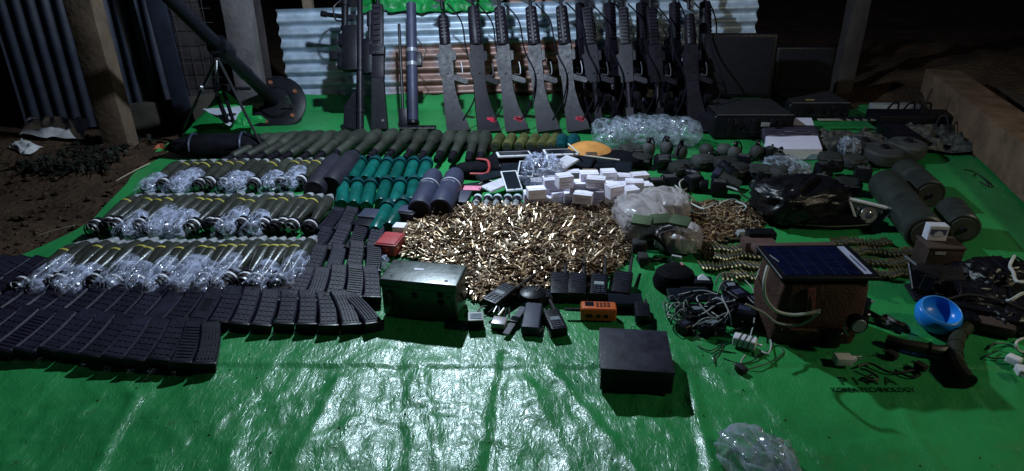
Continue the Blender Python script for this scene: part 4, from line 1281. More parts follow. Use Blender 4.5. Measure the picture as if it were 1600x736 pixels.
# ================================================================== cartridges
def cart_mesh(n=7):
    mb = MB()
    L = .048; r = .0034
    mb.cur = 0
    mb.lathe([(0, r * .8), (.001, r), (.0025, r * .85), (.004, r), (.034, r * .93), (.038, r * .62)], n, (0, 0, 0), (0, 1, 0))
    mb.cur = 1
    mb.lathe([(.038, r * .60), (.043, r * .45), (L, r * .1)], n, (0, 0, 0), (0, 1, 0))
    return mb
cm = cart_mesh().mesh("cartridge", [brass, copper], 40)
def heap(poly_px, top, n, seed, hfun, label, group, nind, stufflabel):
    poly = [P(*q) for q in poly_px]
    xs = [p.x for p in poly]; ys = [p.y for p in poly]
    def inside(x, y):
        c = False; j = len(poly) - 1
        for i in range(len(poly)):
            if (poly[i].y > y) != (poly[j].y > y) and x < (poly[j].x - poly[i].x) * (y - poly[i].y) / (poly[j].y - poly[i].y) + poly[i].x: c = not c
            j = i
        return c
    def edge(x, y):
        best = 9
        for i in range(len(poly)):
            a = poly[i]; b = poly[i - 1]
            dx, dy = b.x - a.x, b.y - a.y
            t = max(0, min(1, ((x - a.x) * dx + (y - a.y) * dy) / (dx * dx + dy * dy)))
            best = min(best, hypot(x - a.x - dx * t, y - a.y - dy * t))
        return best
    rr = random.Random(seed)
    base = cart_mesh(5)
    bv = [Vector(v) for v in base.v]
    items = []
    while len(items) < n:
        x = rr.uniform(min(xs), max(xs)); y = rr.uniform(min(ys), max(ys))
        if not inside(x, y):
            if rr.random() > .03: continue
            x += rr.uniform(-.02, .02); y += rr.uniform(-.02, .02)
            if not inside(x, y) and edge(x, y) > .025: continue
        e = edge(x, y) if inside(x, y) else 0
        H = .85 * hfun(min(1, e / .14)) * (0.85 + .6 * noise.noise(Vector((x * 9, y * 9, 1))))
        lay = rr.random() ** .6
        z = .006 + H * lay
        # a loose flow to the directions
        ang = rr.uniform(0, 2 * pi)
        tilt = rr.gauss(0, .22) if e > .01 else rr.gauss(0, .03)
        items.append((z - .2 * y, Vector((x, y, z + .05 * abs(sin(tilt)) * .5)), ang, tilt))
    items.sort(key=lambda q: q[0])
    single = items[-nind * 2::2][:nind] if nind else []
    ids = set(id(q) for q in single)
    mb = MB()
    for q in items:
        if id(q) in ids: continue
        M = Matrix.Translation(q[1]) @ Euler((q[3], 0, q[2])).to_matrix().to_4x4() @ Matrix.Translation((0, -.026, 0))
        o_ = len(mb.v)
        mb.v.extend([tuple(M @ v) for v in bv])
        tone = rr.choice((0, 0, 2, 2, 3, 3))
        for f, m_ in zip(base.f, base.m): mb.f.append([i + o_ for i in f]); mb.m.append(1 if m_ else tone)
    me = bpy.data.meshes.new("cartridge_heap"); me.from_pydata(mb.v, [], mb.f)
    me.materials.append(brass); me.materials.append(copper); me.materials.append(brassdark); me.materials.append(brasspale)
    me.polygons.foreach_set("material_index", mb.m); me.shade_smooth(); me.set_sharp_from_angle(angle=radians(40))
    tag(link("cartridge_heap", me), stufflabel, "cartridges", kind="stuff")
    for q in single:
        M = Matrix.Translation(q[1]) @ Euler((q[3], 0, q[2])).to_matrix().to_4x4() @ Matrix.Translation((0, -.026, 0))
        o = link("cartridge", cm); o.matrix_world = M
        tag(o, label, "cartridge", group)
brassdark = mat("tarnished_brass", (0.085, 0.055, 0.038), 0.45, 0.8, 0, 50, 0.4, 60)
brasspale = mat("pale_brass", (0.66, 0.54, 0.40), 0.34, 0.85, 0, 50, 0.3, 60)
heap([(618, 372), (640, 350), (672, 340), (735, 324), (830, 324), (968, 328), (985, 345), (982, 372), (980, 402), (950, 428), (915, 446), (840, 462), (770, 470), (735, 466), (735, 440), (712, 425), (660, 408), (628, 398)],
     0, 12500, 3, lambda e: .035 * e ** .7, "loose brass rifle cartridge in the large heap on the tarp", "brass cartridges in the large heap", 300,
     "large spread heap of loose brass rifle cartridges in the middle of the tarp")
heap([(1068, 322), (1120, 318), (1180, 322), (1190, 345), (1184, 366), (1150, 376), (1100, 380), (1075, 365)], 0, 1900, 8, lambda e: .025 * e ** .7, "", "", 0,
     "smaller heap of loose brass cartridges right of the plastic sacks")

# a few brass tips of larger shells with white caps
def capshell():
    t = thing("capped_shell", "", "shell")
    r = .019
    mb = MB(); mb.lathe([(0, .013), (.004, .015), (.03, .012), (.05, .015)], 12, (0, 0, r)); part("case", mb, alloy, t)
    mb = MB(); mb.lathe([(.05, .016), (.055, r), (.085, r)], 14, (0, 0, r)); part("band", mb, gun, t)
    mb = MB(); mb.lathe([(.085, r), (.105, .0185), (.12, .012), (.126, 0)], 14, (0, 0, r)); part("white_cap", mb, mat("cap_white", (.50, .58, .62), .45), t)
    return t
cp = Stamp(capshell)
for i, px in enumerate((752, 768, 783, 799, 814)):
    A = P(px - 10, 331); B = P(px, 300); l, r = lie(A, B)
    cp(l, r, f"white-capped shell, {which(i, 5, 'the line between pink card and cartons')}", "white-capped shells")

# ================================================================== white cartons
def carton(w, d, h, m=whitecard, seed=0):
    def f():
        t = thing("carton", "", "box")
        mb = MB(); mb.rbox((0, 0, h / 2), (w, d, h), .0012, 1); part("carton_body", mb, m, t)
        rr = random.Random(seed)
        mb = MB()
        mb.box((0, -d / 2 - .0004, h * .55), (w * .7, .0006, h * .10)); mb.box((-.1 * w, -d / 2 - .0004, h * .33), (w * .5, .0006, h * .07))
        part("printed_mark", mb, mat("print_grey", (.50, .46, .58), .7), t, 0)
        mb = MB(); mb.box((0, -d * .22, h + .0004), (w * .99, .0012, .0008)); part("lid_seam", mb, mat("seam_grey", (.30, .29, .33), .8), t, 0)
        return t
    return f
ck = [Stamp(carton(.062, .055, .052, seed=1)), Stamp(carton(.055, .040, .070, seed=2)), Stamp(carton(.075, .050, .040, seed=3)), Stamp(carton(.060, .055, .050, browncard, 4))]
cartons = [  # px, py of the front foot, layer height, kind, turn
    (830, 322, 0, 0, .1, "leftmost white carton of the front line, under the plastic wrap"), (848, 324, 0, 2, -.1, "low white carton second in the front line"),
    (869, 320, 0, 0, .5, "white carton turned askew in the front line"), (893, 324, 0, 0, .0, "lilac-white carton fourth in the front line"),
    (913, 324, 0, 0, .1, "lilac-white carton fifth in the front line"), (934, 326, 0, 1, 0, "tall white carton left of its twin above the cartridges"),
    (955, 327, 0, 1, -.05, "tall white carton right of its twin above the cartridges"), (975, 322, 0, 0, .2, "white carton leaning beside the plastic sacks"),
    (840, 302, .0, 0, .0, "white carton behind the front line at the left, half wrapped"), (860, 300, .05, 0, .2, "upper white carton under the crumpled plastic"),
    (880, 302, .04, 0, -.35, "white carton tipped sideways left of the brown carton"), (902, 306, .0, 3, 0, "brown-sided carton in the middle of the white ones"),
    (902, 306, .051, 0, 0.02, "bright white carton on top of the brown-sided one"), (927, 308, .045, 1, .0, "upright white carton behind the tall pair"),
    (948, 308, .04, 0, .0, "white carton behind the right one of the tall pair"), (968, 304, .03, 2, .1, "flat white carton in the second line at the right"),
    (990, 306, .0, 0, -.1, "large white carton above the left plastic sack"), (1008, 308, .0, 0, .1, "rightmost white carton beside the black pouch"),
    (992, 300, .05, 2, -.1, "flat white carton on top of the large right one"), (893, 284, .03, 2, .05, "white carton at the back left of the pile"),
    (922, 288, .045, 3, .0, "pale-lidded brown carton at the back of the pile"), (921, 287, .096, 2, .02, "white lid carton crowning the back of the pile"),
    (951, 288, .05, 0, .12, "blue-printed white carton at the back right"), (972, 290, .03, 2, -.15, "flat white carton at the back beside the black tablets"),
    (850, 282, .02, 0, .1, "white carton at the back under the plastic sheet"), (870, 280, .03, 2, -.1, "white carton behind the crumpled plastic wrap"),
    (1000, 288, .02, 2, .2, "thin white carton at the far right back"),
    (882, 296, .09, 0, .3, "small white carton perched on the tipped one"), (932, 296, .10, 2, -.2, "flat white carton laid across the upright one"),
    (960, 312, .075, 0, .4, "white carton balanced above the right tall one"), (838, 312, .05, 2, .2, "flat white carton resting on the leftmost one"),
    (912, 320, .05, 2, -.3, "flat white carton on the fifth one of the front line"), (985, 316, .03, 0, .35, "white carton wedged above the left dusty sack"),
    (905, 276, .0, 0, .2, "half-hidden white carton behind the brown-sided one"), (940, 276, .0, 0, -.1, "half-hidden white carton behind the pale-lidded brown one")]
for (px, py, z, k, a, lab) in cartons:
    p = P(px, py, z); ck[k]((p.x, p.y + .025, z + .002), (0, 0, a), lab, "white cartons in the pile")
t = thing("plastic_wrap", "crumpled shiny clear wrap covering the left cartons", "plastic", (*P(848, 300).xy, .02), (0, 0, 0))
link("wrap", bag_mesh("wrap", .17, .17, .14, clearwrap, 4, .35, 9, 44, 22), t)

# ================================================================== phones and tablets
def slab(w, d, h, frame, face, inset=.006, name="phone"):
    def f():
        t = thing(name, "", "phone")
        mb = MB(); mb.rbox((0, 0, h / 2), (w, d, h), .003, 2); part("frame", mb, frame, t)
        mb = MB(); mb.box((0, 0, h + .0004), (w - 2 * inset, d - 2 * inset - .006, .0012)); part("screen", mb, face, t, 0)
        mb = MB(); mb.cyl((0, -d / 2 + .006, h), (0, -d / 2 + .006, h + .0012), .003, 8); part("button", mb, gun, t)
        return t
    return f
sw = Stamp(slab(.16, .115, .010, white, screen, .010, "tablet")); sb_ = Stamp(slab(.16, .115, .010, black, screen, .008, "tablet"))
pw = Stamp(slab(.072, .145, .009, white, screen)); pb = Stamp(slab(.072, .145, .009, darkplastic, screen)); pwb = Stamp(slab(.072, .15, .009, white, mat("pearl_back", (.52, .50, .56), .35), .001))
def put(st, px, py, z, ry, lab, g="phones and tablets in a heap", rx=0.0, r2=0.0):
    p = P(px, py, z); return st((p.x, p.y, z), (rx, r2, ry), lab, g)
t = thing("black_bag", "flat black bag under the heap of phones and tablets", "bag", (*P(880, 262).xy, .0), (0, 0, .05))
link("bag_body", bag_mesh("bag_body", .72, .30, .07, blackcloth, 11, .15, 9), t)
put(sw, 803, 243, .075, .12, "white-edged tablet at the top left of the phone heap", rx=-.15)
put(sw, 806, 253, .045, .05, "second white-edged tablet just below the top left one", rx=.1)
put(sb_, 810, 266, .05, .1, "black tablet lying below the white-edged pair", rx=.15)
put(pw, 822, 266, .062, -.1, "small black-faced phone in the middle of the heap", rx=.15)
put(Stamp(slab(.082, .10, .010, white, screen, .007)), 845, 262, .07, .15, "square white-framed phone tilted towards the camera", rx=.5)
put(sw, 876, 240, .065, .08, "white-framed tablet left of the ochre cap", rx=-.1)
put(pwb, 879, 258, .085, -.75, "pearl-white phone lying face down on top of the heap", rx=.15, r2=.05)
put(sb_, 900, 255, .060, -.35, "black tablet with pale edge right of the pearl phone", rx=.1)
put(sb_, 932, 257, .05, .06, "large black tablet under the ochre cap", rx=.1)
put(sb_, 960, 262, .045, -.2, "black tablet at the right end of the phone heap", rx=.12)
put(pwb, 781, 289, .04, -.9, "small white phone lying slanted above the capped shells", rx=.1)
put(pw, 799, 284, .05, .2, "white-framed phone half under the plastic wrap", rx=.25)
put(pb, 776, 262, .02, .1, "black phone right of the red and black pouch", rx=.05)
put(pb, 770, 276, .03, -1.1, "black phone lying crosswise left of the slanted white one", rx=.05)
put(pb, 745, 292, .01, -1.3, "black phone just above the pink card", rx=.05)
for (a, b) in (((905, 240), (888, 225)), ((968, 250), (912, 243))):
    mb = MB(); mb.tube([P(*a, .11), P(*b, .12)], .004, 6)
    t_ = link("pale_stick", mb.mesh("pale_stick", mat("pale_stick", (.5, .47, .4), .6)))
    tag(t_, "short pale stick leaning below the ochre cap's left side" if a[0] == 905 else "long pale stick lying across the black tablets below the ochre cap", "stick")
t = thing("ochre_cap", "ochre-brown rounded cap with a dark patch above the tablets", "cap", (*P(921, 240, .05).xy, .055), (radians(6), 0, 0))
mb = MB(); mb.lathe([(.0, .110), (.010, .108), (.024, .085), (.032, .05), (.034, 0)], 26, (0, 0, 0), (0, 0, 1)); part("crown", mb, ochre, t)
mb = MB(); mb.box((0, -.078, .023), (.05, .03, .008), (radians(34), 0, 0)); part("patch", mb, mat("dark_patch", (.08, .05, .03), .8), t)
# pink card, slate card, red and black pouch
t = thing("pink_card", "pink card lying under the slate-grey one beside the black tubes", "card", (*P(734, 302).xy, .02), (0, 0, -.05))
mb = MB(); mb.rbox((0, 0, .003), (.10, .05, .006), .002); part("card_sheet", mb, pinkcard, t)
t = thing("slate_case", "slate-grey flat case lying below the pink card", "case", (*P(720, 318).xy, .028), (radians(12), 0, -.25))
mb = MB(); mb.rbox((0, 0, .004), (.075, .085, .008), .002); part("case_shell", mb, slate, t)
mb = MB(); mb.rbox((0, 0, -.012), (.07, .07, .022), .004); part("case_base", mb, black, t)
t = thing("red_edged_pouch", "black pouch with a red trim curling round its right side", "pouch", (*P(738, 274).xy, 0), (0, 0, .05))
link("pouch_body", bag_mesh("pouch_body", .16, .10, .06, blackcloth, 2, .1, 6), t)
mb = MB(); mb.tube(smooth_path([(-.01, -.052, .028), (.06, -.055, .028), (.078, -.02, .04), (.07, .03, .06), (.02, .04, .065)], 7), .0065, 6); part("red_trim", mb, redplastic, t)
for k, (a, b, c_) in enumerate((((730, 292), (752, 288), (770, 292)), ((736, 296), (760, 282), (778, 288)), ((742, 290), (756, 296), (782, 279)))):
    cable("earphone_cord", [P(*a, .015), P(*b, .03), P(*c_, .02)], .0028, [cableblack, cablegrey, cableblack][k],
          ["black cord curling above the pink card", "grey cord crossing between pouch and slanted white phone", "second black cord ending at the slanted white phone"][k], "cord")

# ================================================================== clear plastic bags along the back
for i, (px, w, h) in enumerate(((948, .15, .11), (975, .13, .12), (1004, .16, .13), (1036, .14, .13), (1065, .15, .12))):
    p = P(px, 229)
    t = thing("plastic_bag", f"crumpled clear plastic bag, {which(i, 5, 'the line at the feet of the rifles')}", "bag", (p.x, p.y + .04, 0), (0, 0, .2 * i), "clear plastic bags in a line")
    link("bag_film", bag_mesh("bag_film", w, .20, h + .02, bagplastic, 20 + i, .18, 3, 40, 22), t)
# large plastic bag at the bottom edge
t = thing("plastic_bag", "large crumpled clear plastic bag lying alone at the bottom edge", "bag", (*P(1182, 742).xy, .0), (0, 0, .3))
link("bag_film", bag_mesh("bag_film", .14, .20, .07, bagplastic, 31, .15, 3, 60, 34), t)
me = bag_mesh("bag_film", .08, .07, .05, bagplastic, 33, .5, 9, 30, 16)
link("bag_neck", me, t, (.055, .02, 0))

# ================================================================== plastic sacks with olive strips
for i, (px, py, w, d, h, a, lab) in enumerate(((1003, 372, .18, .26, .12, .12, "dusty clear sack left of its twin, bulging with olive-striped packs"),
                                              (1040, 352, .19, .20, .115, -.1, "dusty clear sack with two olive strips behind the pale square one"),
                                              (1063, 398, .165, .16, .085, -.25, "pale greyish plastic sack, the nearest one, above the ammunition belts"),
                                              (1022, 380, .10, .08, .09, .2, "small knotted plastic sack between the larger ones"))):
    p = P(px, py)
    t = thing("plastic_sack", lab, "sack", (p.x, p.y + .06, 0), (0, 0, a))
    link("sack_body", bag_mesh("sack_body", w, d, h, sackplastic, 40 + i, .12, 5, 40, 22, .6), t)
    link("packed_contents", bag_mesh("packed_contents", w * .9, d * .88, h * .82, mat("packed_grey", (.30, .27, .28), .8, 0, .5, 60, .3, 30), 50 + i, .08, 5, 24, 14, .6), t)
for i, (px, py, a) in enumerate(((1003, 345, -.35), (1033, 343, .15), (1062, 346, -.5))):
    p = P(px, py, .115)
    t = thing("olive_strip", f"olive green strip lying on the dusty sacks, {which(i, 3, 'its group')}", "strip", (p.x, p.y, .116), (radians(12), 0, a), "olive strips on the sacks")
    mb = MB(); mb.rbox((0, 0, 0), (.070, .055, .012), .004); part("strip_body", mb, stripegreen, t)
    mb = MB(); mb.box((0, -.0285, 0), (.066, .001, .004)); part("edge", mb, olivedark, t)

# black handset with cord below the sacks
t = thing("headset", "black headset with padded ends and cord below the dusty sacks", "headset", (*P(1000, 408).xy, 0), (0, 0, .0))
mb = MB(); mb.rbox((0, .035, .04), (.05, .05, .05), .015, 3); part("ear_pad", mb, rubber, t)
mb = MB(); mb.rbox((.005, -.02, .02), (.035, .05, .035), .010, 3); part("ear_pad", mb, rubber, t)
mb = MB(); mb.tube(smooth_path([(0, .04, .06), (.05, .05, .07), (.09, .03, .04), (.12, -.01, .02)], 7), .009, 7); part("headband", mb, black, t)
cable("cord", [P(1004, 398, .02), P(1020, 406, .01), P(1040, 404, .01), P(1058, 412, .02)], .004, cableblack, "black cord running from the headset to the dark cap", "cord")
mb = MB(); mb.rbox((0, 0, .01), (.035, .012, .012), .003)
tag(link("pale_clip", mb.mesh("pale_clip", mat("clip_grey", (.4, .42, .42), .4)), None, (*P(1056, 412).xy, .015), (0, 0, -.4)), "small pale clip just above the dark cap", "clip")

# ================================================================== radios and gadgets
def radio(w=.056, L=.115, h=.034, body=None, lines=True, screen_=True, ant=.11):
    body = body or darkplastic
    def f():
        t = thing("radio", "", "radio")
        mb = MB(); mb.rbox((0, L / 2, h / 2), (w, L, h), .007, 3); mb.rbox((0, L * .2, h * .4), (w * 1.04, L * .34, h * .8), .006); part("body", mb, body, t)
        if ant:
            mb = MB(); mb.lathe([(0, .0065), (.02, .0058), (ant, .0042), (ant + .003, 0)], 10, (w * .30, L, h * .55)); part("antenna", mb, rubber, t)
        for x in (-.28, -.02):
            mb = MB(); mb.cyl((w * x, L, h * .55), (w * x, L + .011, h * .55), .0065, 10); part("knob", mb, black, t)
        if lines:
            for k in range(5):
                mb = MB(); mb.rbox((0, L * .58 + k * .0085, h + .0008), (w * .62, .0028, .002), .0006, 1); part("grille_bar", mb, slate, t)
        if screen_:
            mb = MB(); mb.box((0, L * .50, h + .0006), (w * .55, .016, .0014)); part("display", mb, lcd, t, 0)
            mb = MB()
            for j in range(4):
                for i in range(3): mb.rbox((-w * .24 + i * w * .24, .012 + j * .0098, h + .0012), (w * .17, .0062, .0024), .0006, 1)
            part("keypad", mb, slate, t)
        return t
    return f
RG = "handheld radios in front of the cartridges"
def putr(st, tail, head, lab, rx=0.0, z=.002, g=RG):
    l, r = lie(P(*tail), P(*head)); return st((l[0], l[1], z), (rx, 0, r[2]), lab, g)
ra = Stamp(radio()); rb = Stamp(radio(.060, .120, .036, None, True, False)); rc = Stamp(radio(.052, .13, .030, slate, False, False, .0)); rd = Stamp(radio(.050, .105, .030, None, False, True, .09))
putr(ra, (764, 486), (798, 462), "black radio with bright display slanting left of the round speaker", .06)
putr(rb, (874, 474), (874, 446), "black radio with plain grille directly right of the round speaker", .08)
putr(rb, (900, 474), (902, 446), "wider bluish-black radio second to the right of the round speaker", .08)
putr(ra, (934, 474), (936, 442), "black radio with upright antenna, third to the right of the round speaker", .1)
putr(rb, (968, 472), (973, 445), "black radio with slanted antenna behind the dark flat case", .1)
putr(rc, (828, 526), (834, 490), "smooth slate-grey radio lying back up below the round speaker", .03)
putr(rd, (874, 528), (858, 494), "black radio with keypad lying nearest of all, right of the slate one", .03)
t = thing("speaker_microphone", "black rounded speaker microphone with slanted slits among the radios", "speaker", (*P(833, 478).xy, .002), (0, 0, .05))
mb = MB(); mb.lathe([(0, .040), (.02, .046), (.036, .040), (.042, .025), (.043, 0)], 24, (0, .02, 0), (0, 0, 1)); mb.rbox((.02, .02, .016), (.085, .055, .032), .012, 3); part("shell", mb, darkplastic, t)
for k in range(4):
    mb = MB(); mb.rbox((-.012 + k * .009, .022, .0435), (.003, .026, .002), .0007, 1, rot=(0, 0, -.5)); part("slit_bar", mb, mat("slit_grey", (.16, .16, .18), .35), t)
t = thing("orange_radio", "orange radio lying on its back below the black ones", "radio", (*P(934, 497).xy, .002), (0, 0, radians(-3)))
mb = MB(); mb.rbox((0, 0, .022), (.105, .046, .044), .008, 3); bd = part("shell", mb, orange, t)
for (x, w_) in ((-.028, .020), (.0, .012), (.022, .012)):
    mb = MB(); mb.rbox((x, -.0232, .020), (w_, .002, .011), .001, 1); part("side_port", mb, black, t)
mb = MB(); mb.box((-.027, .004, .0446), (.026, .022, .0014)); part("display", mb, screen, t, 0)
mb = MB()
for i in range(4):
    for j in range(3): mb.rbox((-.004 + i * .011, -.008 + j * .009, .045), (.008, .006, .0024), .0008, 1)
part("keypad", mb, mat("dark_orange", (.22, .05, .02), .5), t)
mb = MB(); mb.lathe([(0, .006), (.05, .0045)], 8, (-.05, .005, .022), (-1, 0, 0)); part("antenna", mb, rubber, t)
t = thing("flat_case", "glossy black flat case with a small round logo right of the orange radio", "case", (*P(976, 478).xy, .002), (radians(8), 0, -.02))
mb = MB(); mb.rbox((0, 0, .014), (.105, .055, .028), .006, 3); part("shell", mb, screen, t)
mb = MB(); mb.tube([(.018 + .008 * cos(a), -.0295, .016 + .005 * sin(a)) for a in [k * pi / 8 - 2 for k in range(12)]], .0009, 5); part("logo", mb, steel, t)
putr(Stamp(radio(.045, .07, .03, None, False, False, .03)), (1004, 508), (1000, 482), "short dark radio standing just behind the lone black box", .1)
# small cube display
t = thing("cube_meter", "small black cube with a white-framed display right of the green chest", "meter", (*P(744, 516).xy, .002), (0, 0, .06))
mb = MB(); mb.rbox((0, .018, .016), (.045, .045, .032), .004, 2); part("case", mb, black, t)
mb = MB(); mb.rbox((0, .018, .0335), (.045, .045, .004), .0018, 2); part("face_frame", mb, mat("frame_white", (.45, .47, .46), .45), t)
mb = MB(); mb.box((0, .016, .0362), (.033, .027, .0012)); part("display", mb, mat("blue_lcd", (.05, .09, .12), .3), t, 0)
cable("meter_cord", [P(750, 486, .01), P(744, 490, .015), P(752, 480, .02), P(768, 478, .02)], .0025, cableblack, "thin black cord from the cube meter to the first radio", "cord")
# silver lighter-like box, strap watch
t = thing("silver_case", "small silvery box below the slanting radio", "box", (*P(778, 516).xy, .002), (0, 0, -.22))
mb = MB(); mb.rbox((0, .018, .011), (.042, .040, .022), .003, 2); part("case", mb, mat("warm_silver", (.34, .30, .32), .35, .3), t)
mb = MB(); mb.rbox((0, .018, .003), (.044, .042, .006), .002); part("base", mb, black, t)
t = thing("wrist_strap", "dark wristwatch strap stretched diagonally beside the silvery box", "watch", (0, 0, 0))
a_ = P(790, 528); b_ = P(818, 485); dd = (b_ - a_)
for k, nm in enumerate(("strap_band", "strap_band")):
    mb = MB(); q0 = a_ + dd * (0 if k == 0 else .56); q1 = a_ + dd * (.42 if k == 0 else 1)
    c_ = (q0 + q1) / 2; mb.rbox((c_.x, c_.y, .012), (.020, (q1 - q0).length, .004), .0015, 1, rot=(0, 0, atan2(-dd.x, dd.y))); part(nm, mb, mat("strap_grey", (.10, .10, .12), .6), t)
mb = MB(); c_ = a_ + dd * .49; mb.rbox((c_.x, c_.y, .014), (.026, .030, .010), .004, 2, rot=(0, 0, atan2(-dd.x, dd.y))); w_ = part("watch_case", mb, black, t)
mb = MB(); mb.box((c_.x, c_.y, .0194), (.018, .018, .0012), (0, 0, atan2(-dd.x, dd.y))); part("dial", mb, screen, w_)
mb = MB(); mb.cyl((a_.x, a_.y - .004, .010), (a_.x + .006, a_.y + .003, .010), .003, 6); part("buckle", mb, steel, t)
t = thing("clip_bundle", "jumble of bright clips and straps between the slanting radio and the silvery box", "clips", (*P(782, 498).xy, .0), (0, 0, -.4))
for k in range(6):
    mb = MB(); mb.rbox((-.03 + k * .011, .004 * (k % 3), .018 + .004 * (k % 2)), (.006, .035, .012), .002, 1, rot=(.1 * k, 0, .3 * (k % 3) - .2)); part("clip", mb, steel if k % 2 else black, t)

# ================================================================== dark round cap and tangled electronics
t = thing("round_cap", "dark round cap beside the tangled cables", "cap", (*P(1058, 450).xy, .0), (radians(-6), 0, .3))
mb = MB(); mb.lathe([(0, .066), (.02, .070), (.05, .060), (.068, .035), (.074, 0)], 24, (0, .02, 0), (0, 0, 1)); part("crown", mb, blackcloth, t)
mb = MB(); mb.tube([(.064 * cos(a), .02 + .064 * sin(a), .018) for a in [k * pi / 12 for k in range(24)]], .005, 6, True); part("brim", mb, black, t)
mb = MB(); mb.rbox((.025, .02, .072), (.008, .02, .004), .001, 1, rot=(0, .3, -.3)); part("tag_strip", mb, pinkcard, t)
t = thing("flat_phone", "black flat phone lying below the dark round cap", "phone", (*P(1075, 474).xy, .03), (radians(8), 0, .0))
mb = MB(); mb.rbox((0, 0, 0), (.13, .06, .012), .005, 2); part("frame", mb, screen, t)
mb = MB(); mb.tube([(-.02, .031, .006), (.06, .031, .006)], .0012, 5); part("bright_edge", mb, steel, t)
t = thing("power_bank", "black box with a crumpled white tag right of the dark cap", "battery", (*P(1096, 455).xy, .0), (0, 0, -.1))
mb = MB(); mb.rbox((0, 0, .022), (.06, .05, .044), .006, 2); part("shell", mb, darkplastic, t)
mb = MB(); mb.add([(-.02, -.01, .046), (.02, -.008, .046), (.012, .012, .047), (0, .016, .056), (-.016, .01, .048)], [(0, 1, 3), (1, 2, 3), (3, 4, 0)]); part("white_tag", mb, white, t, 0)
cab_m = [cablegrey, cableblack, cablegreen, cablewhite]
def tangle(cx, cy, rx, ry, n, seed, zmax, mats, r=.0022):
    rr = random.Random(seed)
    c = P(cx, cy)
    out = []
    for k in range(n):
        pts = []; a = rr.uniform(0, 6.28); q = rr.uniform(.3, 1); ox, oy = rr.uniform(-.4, .4) * rx, rr.uniform(-.4, .4) * ry
        m_ = rr.randint(6, 11)
        for i in range(m_):
            a += rr.uniform(.5, 1.3); q = max(.2, min(1, q + rr.uniform(-.3, .3)))
            pts.append((c.x + ox + cos(a) * rx * q * .7, c.y + oy + sin(a) * ry * q * .7, rr.uniform(.004, zmax)))
        out.append((pts, rr.choice(mats)))
    return out
names_l = ["lying over the black adapters", "looping at the left side of the tangle", "coiled through the middle of the tangle", "crossing the top of the tangle", "hanging over the right side of the tangle",
           "snaking under the adapters", "curling nearest to the camera in the tangle", "wound twice in the tangle", "spread towards the brown bag", "spread towards the dark cap", "looped behind the adapters", "bent sharply in the tangle"]
mn = {id(cablegrey): "grey", id(cableblack): "black", id(cablegreen): "dark green", id(cablewhite): "pale"}
k = 0
for (pts, m_) in tangle(1100, 500, .13, .10, 10, 3, .07, [cableblack, cableblack, cablegrey, cablewhite]) + tangle(1058, 494, .055, .06, 8, 5, .05, [cablewhite, cablegrey, cablegreen]):
    cable("cable", pts, .0017 if k > 9 else .0022, m_, f"{mn[id(m_)]} cable {names_l[k % 12]}" + (", in its left coil" if k > 9 else ""), "cable", "tangled cables beside the brown bag", seg=6); k += 1
for k, (px, py, w, d, h, a) in enumerate(((1085, 500, .06, .05, .04, .3), (1125, 490, .08, .06, .05, -.2), (1150, 478, .06, .07, .05, .4), (1110, 520, .07, .05, .035, .1), (1160, 505, .07, .06, .05, -.4), (1070, 518, .05, .04, .03, .6), (1140, 460, .05, .05, .035, .1), (1178, 488, .05, .06, .05, .2))):
    t = thing("adapter", f"black adapter under the tangled cables, {['left of the centre', 'the widest one', 'behind the widest one', 'nearest the camera', 'nearest the brown bag', 'the smallest at the left', 'the farthest back', 'touching the brown bag'][k]}", "adapter", (*P(px, py).xy, .002), (0, 0, a), "black adapters in the tangle")
    mb = MB(); mb.rbox((0, 0, h / 2), (w, d, h), .007, 3); b1 = part("shell", mb, darkplastic, t)
    mb = MB(); mb.cyl((0, -d / 2, h * .5), (0, -d / 2 - .015, h * .5), .005, 8); part("cord_sleeve", mb, rubber, t)
    mb = MB(); mb.rbox((0, 0, h), (w * .5, d * .4, .002), .0008, 1); part("rating_plate", mb, slate if k % 3 else lcd, t)
t = thing("white_adapter", "white power adapter block wrapped by dark cord in front of the tangle", "adapter", (*P(1161, 545).xy, .004), (0, 0, radians(-28)))
mb = MB(); mb.rbox((0, .008, .016), (.062, .034, .028), .006, 3); part("shell", mb, white, t)
mb = MB(); mb.cyl((.031, .008, .016), (.046, .008, .016), .004, 8); part("cord_sleeve", mb, white, t)
for k in range(3):
    mb = MB(); x = -.018 + k * .014; mb.tube([(x, -.011, .002), (x + .004, -.010, .031), (x + .008, .026, .0315), (x + .010, .027, .002)], .0014, 5); part("wound_cord", mb, cablegreen, t)
CG = "loose cords lying on the tarp"
